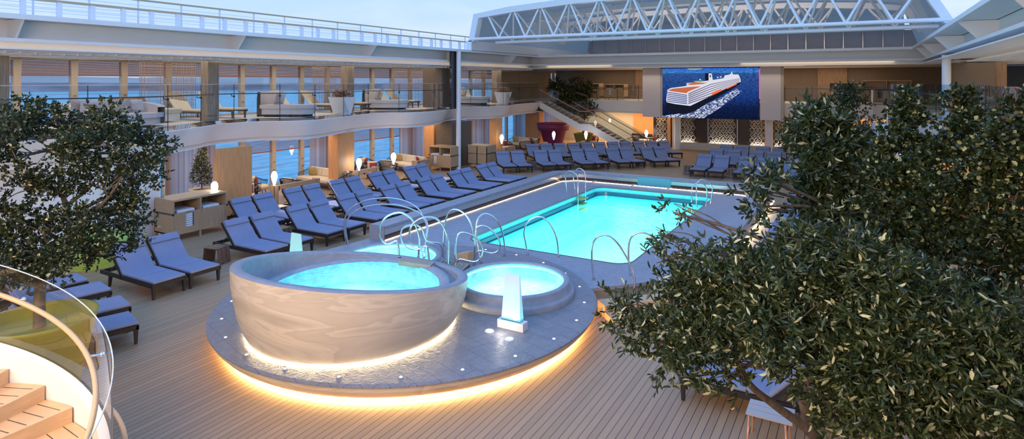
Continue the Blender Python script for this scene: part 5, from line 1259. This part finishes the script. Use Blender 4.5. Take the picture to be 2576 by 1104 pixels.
# ================================================================ straight stairs at the left rear
ST = 39.2
stair = thing('staircase', 'straight white staircase with copper handrails climbing left to the upper deck', 'staircase', (-16.5, ST, 0))
pf = [(-20.3, 3.26), (-17.12, 1.74), (-16.35, 1.74), (-13.0, .05)]
def band(y, w, lo, hi, nm, mat):
    A = [(x, y, z + hi) for x, z in pf]; B = [(x, y, z - lo) for x, z in pf]; mb = MB()
    for i in range(3): mb.ext([A[i], A[i + 1], B[i + 1], B[i]], (0, w, 0))
    P(nm, mb, mat, stair, True)
band(ST, .10, .42, .06, 'stringer', WHITE); band(ST + 1.5, .1, .42, .06, 'stringer', WHITE)
tr = MB()
for i in range(9): x = -20.2 + i * .34; tr.box(x, x + .36, ST + .1, ST + 1.5, 3.26 - .17 * (i + 1), 3.30 - .17 * (i + 1))
tr.box(-17.15, -16.3, ST + .1, ST + 1.5, 1.66, 1.72)
for i in range(10): x = -16.35 + i * .34; tr.box(x, x + .36, ST + .1, ST + 1.5, 1.56 - .17 * i, 1.60 - .17 * i)
P('treads', tr, TEAKL, stair, True)
sf = MB()
for i in range(3): sf.ext([(pf[i][0], ST + .1, pf[i][1] - .40), (pf[i + 1][0], ST + .1, pf[i + 1][1] - .40), (pf[i + 1][0], ST + .1, pf[i + 1][1] - .36), (pf[i][0], ST + .1, pf[i][1] - .36)], (0, 1.4, 0))
P('soffit', sf, OAK, stair, True)
for yy, mt in ((ST - .02, COPPER), (ST + 1.62, COPPER)):
    P('handrail', MB().tube([(x, yy, z + .95) for x, z in pf] + [(-12.75, yy, .85), (-12.7, yy, .25)], .035, 8), mt, stair, True)
    for i in range(3):
        P('glass_panel', MB().add([(pf[i][0], yy + .05, pf[i][1] + .06), (pf[i + 1][0], yy + .05, pf[i + 1][1] + .06), (pf[i + 1][0], yy + .05, pf[i + 1][1] + 1.15), (pf[i][0], yy + .05, pf[i][1] + 1.15)], [(0, 1, 2, 3)]), GLASSB if yy > ST + 1 else GLASS, stair, True)
# pots
t = thing('giant_pot', 'giant purple stepped plant pot under the straight stairs', 'pot', (-20.2, 41.3, 0))
P('pot', MB().lathe([(.70, 0), (.98, 1.05), (1.16, 1.10), (1.26, 1.60), (1.20, 1.62), (1.10, 1.5), (.01, 1.45)], (0, 0), 48), POTP, t)
t = thing('potted_tree', 'bushy dark tree in an olive green pot beside the straight stairs', 'potted tree', (-17.6, 41.0, 0))
P('pot', MB().lathe([(.45, 0), (.72, .95), (.76, 1.0), (.70, 1.0), (.66, .9), (.01, .9)], (0, 0), 40), POTO, t)
cl = [(tuple(W(x, y, 45.3 + dz)), (rx, rx, rz_), n) for x, y, rx, rz_, n, dz in ((1410, 225, .8, .6, 260, 0), (1450, 230, 1.1, .75, 380, .2), (1480, 250, .8, .9, 320, 0), (1420, 255, .8, .7, 260, -.3), (1475, 285, .6, .7, 200, 0), (1395, 218, .5, .4, 120, .3), (1440, 285, .5, .4, 100, .1))]
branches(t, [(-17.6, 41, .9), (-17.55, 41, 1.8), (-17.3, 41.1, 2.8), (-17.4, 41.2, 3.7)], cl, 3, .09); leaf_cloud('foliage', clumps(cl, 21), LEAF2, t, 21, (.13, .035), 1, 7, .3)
t = thing('giant_pot', 'wide lime green planter at the left behind the tree foliage', 'pot', (-17.5, 8.3, 0))
P('pot', MB().lathe([(.70, 0), (.72, .1), (.74, .14), (.84, .7), (.80, .72), (.72, .6), (.01, .6)], (0, 0), 48), POTL, t)
t_olive = thing('potted_tree', 'large spreading dark tree in a yellow green pot at the left', 'potted tree', (-11.0, 4.45, 0))
P('pot', MB().lathe([(.46, 0), (.52, .05), (.74, 1.10), (.77, 1.16), (.71, 1.16), (.66, 1.0), (.01, 1.0)], (0, 0), 56), POTY, t_olive)
cl = []
for x, y, dd, rx, rz_, n in ((40, 300, 10.2, .55, .35, 230), (110, 300, 10.6, .55, .35, 240), (190, 320, 10.8, .5, .3, 220), (250, 310, 10.4, .45, .3, 200), (290, 340, 10.9, .4, .3, 170), (360, 360, 11.2, .45, .2, 160), (330, 400, 10.8, .5, .25, 190), (380, 400, 11.4, .3, .2, 70), (240, 370, 10.2, .5, .35, 200), (130, 380, 10.0, .5, .35, 160), (40, 400, 9.8, .5, .4, 190), (60, 470, 10.4, .5, .35, 170), (150, 470, 10.9, .5, .3, 170), (240, 450, 11.1, .5, .25, 170), (320, 480, 11.3, .5, .22, 170), (360, 450, 11.6, .35, .15, 80), (280, 540, 11.2, .5, .25, 190), (340, 560, 11.6, .4, .15, 100), (200, 560, 10.5, .5, .3, 200), (110, 560, 10.2, .5, .3, 180), (20, 560, 10.0, .5, .35, 190), (60, 630, 9.9, .55, .25, 220), (150, 640, 10.2, .4, .22, 150), (210, 610, 10.8, .5, .2, 170), (110, 680, 9.8, .35, .12, 110), (20, 680, 9.6, .4, .2, 150), (-60, 350, 10, .5, .5, 180), (-60, 500, 10, .5, .5, 180), (-60, 620, 10, .5, .4, 150), (250, 640, 11.2, .35, .12, 70), (330, 610, 11.4, .3, .1, 50)):
    cl.append((tuple(W(x, y, dd - .55)), (rx, rx, rz_), n))
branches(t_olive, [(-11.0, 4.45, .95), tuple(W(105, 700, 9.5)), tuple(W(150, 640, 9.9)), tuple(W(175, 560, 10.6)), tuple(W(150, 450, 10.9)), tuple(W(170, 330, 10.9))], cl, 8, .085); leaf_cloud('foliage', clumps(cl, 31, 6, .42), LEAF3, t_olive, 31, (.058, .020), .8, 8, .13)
# ================================================================ trees at the right
def rtree(name, label, root, specs, seed, mat, lw, twig, spread, r0, dens=1.0, pot=None, droop=0):
    t = thing('potted_tree', label, 'potted tree', (root[0][0], root[0][1], 0))
    if pot: P('pot', MB().lathe([(.45, 0), (.5, .05), (.68, .75), (.70, .82), (.64, .82), (.6, .7), (.01, .7)], (root[0][0], root[0][1]), 40), pot, t, True)
    cl = [(tuple(W(x, y, d)), (rx, rx, rz_), n) for x, y, d, rx, rz_, n in specs]
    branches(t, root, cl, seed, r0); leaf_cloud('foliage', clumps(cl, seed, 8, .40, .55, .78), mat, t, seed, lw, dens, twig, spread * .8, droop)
    return t
r0_ = G(2085, 1250, .75)
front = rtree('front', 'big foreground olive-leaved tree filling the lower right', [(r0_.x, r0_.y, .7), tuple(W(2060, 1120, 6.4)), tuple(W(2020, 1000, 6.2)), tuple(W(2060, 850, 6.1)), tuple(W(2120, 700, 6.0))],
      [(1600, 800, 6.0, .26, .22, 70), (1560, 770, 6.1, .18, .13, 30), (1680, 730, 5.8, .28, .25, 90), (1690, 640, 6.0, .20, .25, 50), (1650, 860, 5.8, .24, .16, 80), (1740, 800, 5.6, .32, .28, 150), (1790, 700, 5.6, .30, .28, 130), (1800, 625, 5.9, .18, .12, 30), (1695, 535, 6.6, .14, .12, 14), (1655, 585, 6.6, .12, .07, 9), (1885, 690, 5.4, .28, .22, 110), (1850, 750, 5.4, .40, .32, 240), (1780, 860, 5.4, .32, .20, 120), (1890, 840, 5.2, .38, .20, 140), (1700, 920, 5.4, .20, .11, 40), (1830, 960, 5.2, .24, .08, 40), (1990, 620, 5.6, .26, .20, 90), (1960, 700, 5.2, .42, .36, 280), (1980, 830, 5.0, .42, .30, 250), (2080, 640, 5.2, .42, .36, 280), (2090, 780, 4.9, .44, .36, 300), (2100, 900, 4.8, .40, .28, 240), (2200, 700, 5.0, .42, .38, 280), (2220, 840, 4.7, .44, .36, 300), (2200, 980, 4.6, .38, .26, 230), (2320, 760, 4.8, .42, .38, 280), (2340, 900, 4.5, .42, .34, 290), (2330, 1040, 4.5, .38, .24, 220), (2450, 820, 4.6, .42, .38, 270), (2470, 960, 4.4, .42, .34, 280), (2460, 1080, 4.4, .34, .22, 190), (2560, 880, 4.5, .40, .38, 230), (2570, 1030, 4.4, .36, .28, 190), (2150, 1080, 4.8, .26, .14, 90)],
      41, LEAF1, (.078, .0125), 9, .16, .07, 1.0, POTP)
_b = catmull([W(2085, 1150, 6.4), W(2030, 1080, 6.1), W(1950, 1020, 5.9), W(1885, 965, 5.7), W(1850, 890, 5.6)], 5); P('branch', MB().tube(_b, [.055 * (1 - .6 * i / (len(_b) - 1)) for i in range(len(_b))], 8), BARK, front, True)
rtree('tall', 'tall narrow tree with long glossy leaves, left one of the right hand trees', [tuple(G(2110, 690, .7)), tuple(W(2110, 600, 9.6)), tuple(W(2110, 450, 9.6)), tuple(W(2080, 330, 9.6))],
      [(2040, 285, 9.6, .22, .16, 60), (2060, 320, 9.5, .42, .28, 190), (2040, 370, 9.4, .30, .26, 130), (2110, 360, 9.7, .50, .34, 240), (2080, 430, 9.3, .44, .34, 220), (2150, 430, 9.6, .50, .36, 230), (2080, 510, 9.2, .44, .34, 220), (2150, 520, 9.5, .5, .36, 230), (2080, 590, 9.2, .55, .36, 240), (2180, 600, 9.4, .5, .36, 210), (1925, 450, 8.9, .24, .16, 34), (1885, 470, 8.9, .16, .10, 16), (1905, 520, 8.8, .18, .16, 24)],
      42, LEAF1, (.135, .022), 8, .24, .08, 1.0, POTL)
rtree('dark', 'dark fine-leaved tree rising behind the tall narrow one', [tuple(G(2165, 430, .7)), tuple(W(2165, 330, 24)), tuple(W(2150, 280, 24))],
      [(2140, 235, 24, .45, .5, 120), (2135, 275, 24, .6, .6, 170), (2180, 320, 24, 1.0, .55, 170), (2200, 365, 24, 1.1, .5, 130), (2150, 340, 24, .8, .7, 150)],
      43, LEAF2, (.12, .03), 7, .35, .07, 1.0, POTO)
rtree('round1', 'dark round-leaved tree in the middle of the right hand group', [tuple(G(2290, 760, .7)), tuple(W(2290, 600, 8.2)), tuple(W(2300, 430, 8.0)), tuple(W(2290, 300, 8.0))],
      [(2285, 250, 8.0, .12, .12, 45), (2290, 300, 8.0, .20, .20, 120), (2270, 360, 7.9, .30, .24, 180), (2325, 380, 8.1, .22, .2, 110), (2290, 430, 7.8, .42, .32, 240), (2240, 480, 7.8, .34, .30, 180), (2220, 560, 7.7, .36, .3, 180), (2290, 520, 7.6, .42, .36, 240), (2300, 610, 7.6, .42, .34, 200), (2210, 420, 8.1, .2, .15, 50)],
      44, LEAF2, (.062, .024), 8, .14, .06, 1.1, POTO)
rtree('round2', 'dark round-leaved tree right of the middle one in the right hand group', [tuple(G(2420, 800, .7)), tuple(W(2420, 600, 7.4)), tuple(W(2410, 430, 7.2)), tuple(W(2410, 290, 7.2))],
      [(2405, 245, 7.2, .14, .12, 55), (2412, 295, 7.2, .19, .18, 120), (2395, 350, 7.1, .24, .22, 140), (2440, 380, 7.3, .16, .2, 80), (2400, 430, 7.0, .38, .3, 220), (2370, 520, 7.0, .40, .34, 230), (2440, 500, 7.1, .26, .34, 100), (2380, 620, 6.9, .42, .34, 230), (2450, 620, 7.0, .3, .3, 120)],
      45, LEAF2, (.058, .023), 8, .13, .06, 1.1, POTY)
rtree('round3', 'round-leaved tree at the far right edge of the picture', [tuple(G(2560, 850, .7)), tuple(W(2560, 650, 6.6)), tuple(W(2550, 430, 6.4)), tuple(W(2540, 300, 6.4))],
      [(2560, 255, 6.4, .10, .10, 36), (2535, 305, 6.4, .18, .16, 110), (2575, 320, 6.5, .18, .18, 90), (2510, 370, 6.3, .18, .18, 110), (2560, 380, 6.4, .3, .25, 180), (2520, 440, 6.3, .34, .26, 200), (2550, 520, 6.2, .36, .3, 200), (2570, 610, 6.2, .34, .34, 190), (2510, 600, 6.3, .24, .3, 80), (2480, 700, 6.2, .34, .3, 160), (2570, 720, 6.1, .34, .34, 190)],
      46, LEAF2, (.055, .022), 8, .12, .06, 1.1, POTL)
for x, y, l in ((2200, 398, 'round pale cafe table before the orange wall at right, upper one'), (2240, 415, 'round pale cafe table before the orange wall at right, lower one')):
    c = G(x, y, .75); t = thing('cafe_table', l, 'table', (c.x, c.y, 0)); P('table_top', MB().lathe([(.005, .76), (.55, .76), (.56, .74), (.005, .73)], (0, 0), 28), SOFAF, t); P('pedestal', MB().lathe([(.04, .02), (.04, .73)], (0, 0), 10), DARKM, t); P('foot', MB().lathe([(.3, 0), (.28, .02), (.04, .03)], (0, 0), 20), DARKM, t)
for x, y, l in ((-19.5, 5.6, 'round white cafe table behind the left tree'), (-20.6, 7.2, 'round white cafe table by the window at the left edge'), (-20.9, 10.9, 'white cafe table end showing left of the near towel cabinet')):
    t = thing('cafe_table', l, 'table', (x, y, 0)); P('table_top', MB().lathe([(.005, .76), (.55, .76), (.56, .74), (.005, .73)], (0, 0), 28), POTW, t); P('pedestal', MB().lathe([(.04, .02), (.04, .73)], (0, 0), 10), DARKM, t); P('foot', MB().lathe([(.3, 0), (.28, .02), (.04, .03)], (0, 0), 20), DARKM, t)
armchair(-20.9, 11.9, 2.6, 'black woven chair between the curved wall and the near cabinet'); armchair(-19.0, 6.6, 2.4, 'black woven chair behind the left tree')
# ================================================================ spiral stair in the lower left foreground
SC = (-7.74, 1.54); SR = 1.955; Z0 = 1.02; KK = .705
def sp(phi, r, dz): return (SC[0] + r * math.sin(phi), SC[1] + r * math.cos(phi), Z0 - KK * phi + dz)
sps = thing('spiral_staircase', 'curving teak staircase with white stringer and glass balustrade at lower left', 'staircase', (SC[0], SC[1], 0))
ph = [-1.5 + .06 * i for i in range(41)]
m = MB(); m.strip([sp(a, SR + .02, -.34) for a in ph], [sp(a, SR + .02, .20) for a in ph]); m.strip([sp(a, SR + .02, .20) for a in ph], [sp(a, SR + .12, .20) for a in ph]); m.strip([sp(a, SR + .12, .20) for a in ph], [sp(a, SR + .12, -.34) for a in ph]); m.strip([sp(a, SR + .02, -.34) for a in ph], [sp(a, .7, -.34) for a in ph])
P('stringer', m, WHITE, sps, True)
dphi = .17 / KK; f0 = -.534
for k in range(-4, 7):
    a0 = f0 + k * dphi; zt = Z0 - KK * a0; a1 = a0 + dphi; mb = MB(); n = 6
    o_ = [(SC[0] + SR * math.sin(a0 - dphi + (dphi) * i / n - .0), SC[1] + SR * math.cos(a0 - dphi + dphi * i / n)) for i in range(n + 1)]; i_ = [(SC[0] + .5 * math.sin(a0 - dphi + dphi * i / n), SC[1] + .5 * math.cos(a0 - dphi + dphi * i / n)) for i in range(n + 1)]
    mb.prism(o_ + i_[::-1], zt - .18, zt); nf = len(mb.f); g = mb
    for j in range(8):
        r_ = SR - .10 - j * .165; a_ = a0 - dphi * .12; b_ = a0 - dphi * .97
        g.bar((SC[0] + r_ * math.sin(a_), SC[1] + r_ * math.cos(a_), zt + .001), (SC[0] + r_ * math.sin(b_), SC[1] + r_ * math.cos(b_), zt + .001), .008, .004)
    q = P('step', mb, TEAKL, sps, True); q.data.materials.append(BLACKG)
    q.data.polygons.foreach_set('material_index', [0] * nf + [1] * (len(mb.f) - nf))
P('handrail', MB().tube([sp(a, 1.942, .849) for a in ph], .028, 12), HANDW, sps, True)
P('glass_panel', MB().strip([sp(a, 2.09, -.1) for a in ph], [sp(a, 2.092, 1.116) for a in ph]), gmat('stair_glass', (.90, .89, .84), extra=.05), sps, True)
P('glass_edge', MB().tube([sp(a, 2.092, 1.12) for a in ph], .007, 6), GLASSE, sps, True)
for a in (-.5, .15): 
    mb = MB(); p = Vector(sp(a, 1.942, .83)); q = Vector(sp(a, 2.09, .80)); mb.tube([p, q], .010, 8); mb.tube([p + Vector((.03, 0, 0)), q + Vector((.03, 0, .0))], .008, 8); mb.ball(tuple(q), .028, n=8, m=6); P('bracket', mb, CHROME, sps, True)
w = [W(x, y, d) for x, y, d in ((215, 995, 7.3), (255, 1012, 7.1), (284, 1033, 7.0), (303, 1062, 6.9), (313, 1095, 6.8), (315, 1140, 6.75), (300, 1200, 6.7))]
P('outer_handrail', MB().tube(catmull(w, 5), .026, 10), HANDW, sps, True)
# ================================================================ light
def area(name, loc, rot, sx_, sy_, col, e, spread=None):
    l = bpy.data.lights.new(name, 'AREA'); l.shape = 'RECTANGLE'; l.size = sx_; l.size_y = sy_; l.color = col; l.energy = e
    o = bpy.data.objects.new(name, l); COL.objects.link(o); o.location = loc; o.rotation_euler = rot; return o
WARM = (1.0, .70, .42)
area('ceiling_light', (-21.2, 19, 2.50), (0, 0, 0), 1.6, 32, (1.0, .76, .52), 340)
area('ceiling_light', (-21.2, 19, 5.50), (0, 0, 0), 2.4, 32, (1.0, .86, .72), 260)
area('ceiling_light', (-16, 44.3, 2.50), (0, 0, 0), 8, 2.5, WARM, 260)
area('ceiling_light', (-4, 43.9, 2.50), (0, 0, 0), 9, 1.0, WARM, 60)
area('ceiling_light', (4, 43.5, 2.50), (0, 0, 0), 8, 3.5, WARM, 300)
area('ceiling_light', (-9, 45.2, 5.66), (0, 0, 0), 20, 3, (1.0, .80, .60), 200)
area('ceiling_light', (6, 20, 5.50), (0, 0, 0), 5, 26, (1.0, .86, .72), 220)
area('ceiling_light', (6, 20, 2.50), (0, 0, 0), 5, 26, WARM, 300)
area('dome_fill_uplight', (-8, 36.5, 6.6), (PI, 0, 0), 16, .8, (1.0, .84, .70), 260)  # added uplight without a visible fixture, warms the inside of the dome
area('wall_wash', (-9, 40.6, 5.6), (math.radians(-35), 0, 0), 12, .4, (1, .85, .7), 70)
def pt(name, loc, col, e, r=.12):
    l = bpy.data.lights.new(name, 'POINT'); l.color = col; l.energy = e; l.shadow_soft_size = r; o = bpy.data.objects.new(name, l); COL.objects.link(o); o.location = loc
area('underwater_light', (PC[0], PC[1], .03), (0, 0, 0), 4.0, 9.0, (.80, 1.0, 1.0), 430)
for c, z in ((BC, .85), ((-6.28, 10.93), .57), ((-9.6, 10.9), .57)):
    area('tub_light', (c[0], c[1], z + .07), (0, 0, 0), 1.5 if z < .8 else 2.0, 1.5 if z < .8 else 2.0, (.78, 1.0, .97), 20 if z < .8 else 30)
pt('lamp_light', (-5.42, 9.0, .52), (1, .9, .75), 2.0, .05)
area('stair_light', (-7.2, 1.2, 3.6), (0, 0, 0), 1.2, 1.2, (1.0, .66, .36), 55)
for x, y in ((-19.9, 15.6), (-19.9, 21.8)):  # added spots, tilted inboard to brighten the back row lounger backrests
    l = bpy.data.lights.new('lounger_fill_spot', 'SPOT'); l.energy = 1100; l.color = (1, .84, .66); l.spot_size = math.radians(62); l.spot_blend = .7; l.shadow_soft_size = .08
    o = bpy.data.objects.new('lounger_fill_spot', l); COL.objects.link(o); o.location = (x, y, 2.48); o.rotation_euler = (0, -math.radians(50), 0)
struct('ceiling_front', MB().box(-26, 12, -7, -1.5, 6.0, 6.3), CREAM); struct('wall_sky_blocker', MB().box(-26, 12, -7.3, -7, 0, 6.3), CREAM)  # unseen ceiling and wall, added to block sky light behind the camera
area('ceiling_light', (-5, -3.2, 5.6), (math.radians(66), 0, 0), 11, 1.6, (1.0, .74, .48), 1150)  # unseen warm fill added behind the camera for surfaces facing the viewer
# world
w_ = bpy.data.worlds.new('sky'); scene.world = w_; w_.use_nodes = True; nt = w_.node_tree; nt.nodes.clear()
out = nt.nodes.new('ShaderNodeOutputWorld'); bg = nt.nodes.new('ShaderNodeBackground'); nt.links.new(bg.outputs[0], out.inputs[0])
tc = N(nt, 'ShaderNodeTexCoord'); sep = N(nt, 'ShaderNodeSeparateXYZ'); nt.links.new(tc.outputs['Generated'], sep.inputs[0])
cr = N(nt, 'ShaderNodeValToRGB'); e = cr.color_ramp.elements
e[0].position = 0.0; e[0].color = (.36, .48, .66, 1); e[1].position = 1.0; e[1].color = (.20, .48, 1.15, 1)
for p_, c_ in ((.06, (.40, .53, .70)), (.14, (.37, .53, .74)), (.30, (.32, .58, 1.0)), (.6, (.24, .54, 1.15))):
    q = e.new(p_); q.color = c4(c_)
nt.links.new(sep.outputs['Z'], cr.inputs[0])
mp = N(nt, 'ShaderNodeMapping'); mp.inputs['Scale'].default_value = (1.2, 1.2, 5.0); nt.links.new(tc.outputs['Generated'], mp.inputs[0])
nz = N(nt, 'ShaderNodeTexNoise', Scale=2.6, Detail=8.0); nz.inputs['Distortion'].default_value = .5; nt.links.new(mp.outputs[0], nz.inputs['Vector'])
mr = N(nt, 'ShaderNodeMapRange'); mr.inputs['From Min'].default_value = .48; mr.inputs['From Max'].default_value = .72; mr.inputs['To Max'].default_value = .55; nt.links.new(nz.outputs['Fac'], mr.inputs['Value'])
mx = mix_node(nt, cr.outputs[0], (.62, .67, .76), mr.outputs[0]); nt.links.new(mx.outputs[2], bg.inputs[0]); bg.inputs[1].default_value = 1.12
# camera
cam = bpy.data.cameras.new('camera'); co_ = bpy.data.objects.new('camera', cam); COL.objects.link(co_)
co_.location = (0, 0, EYE); co_.rotation_euler = (PI / 2, 0, TH); cam.sensor_width = 36; cam.lens = F / 2576 * 36; cam.shift_y = -(552 - HY) / 2576; cam.clip_end = 20000; cam.clip_start = .05
scene.camera = co_
scene.view_settings.view_transform = 'Standard'; scene.view_settings.look = 'None'; scene.view_settings.gamma = 1.0; scene.view_settings.use_curve_mapping = False
scene.view_settings.exposure = 0.4
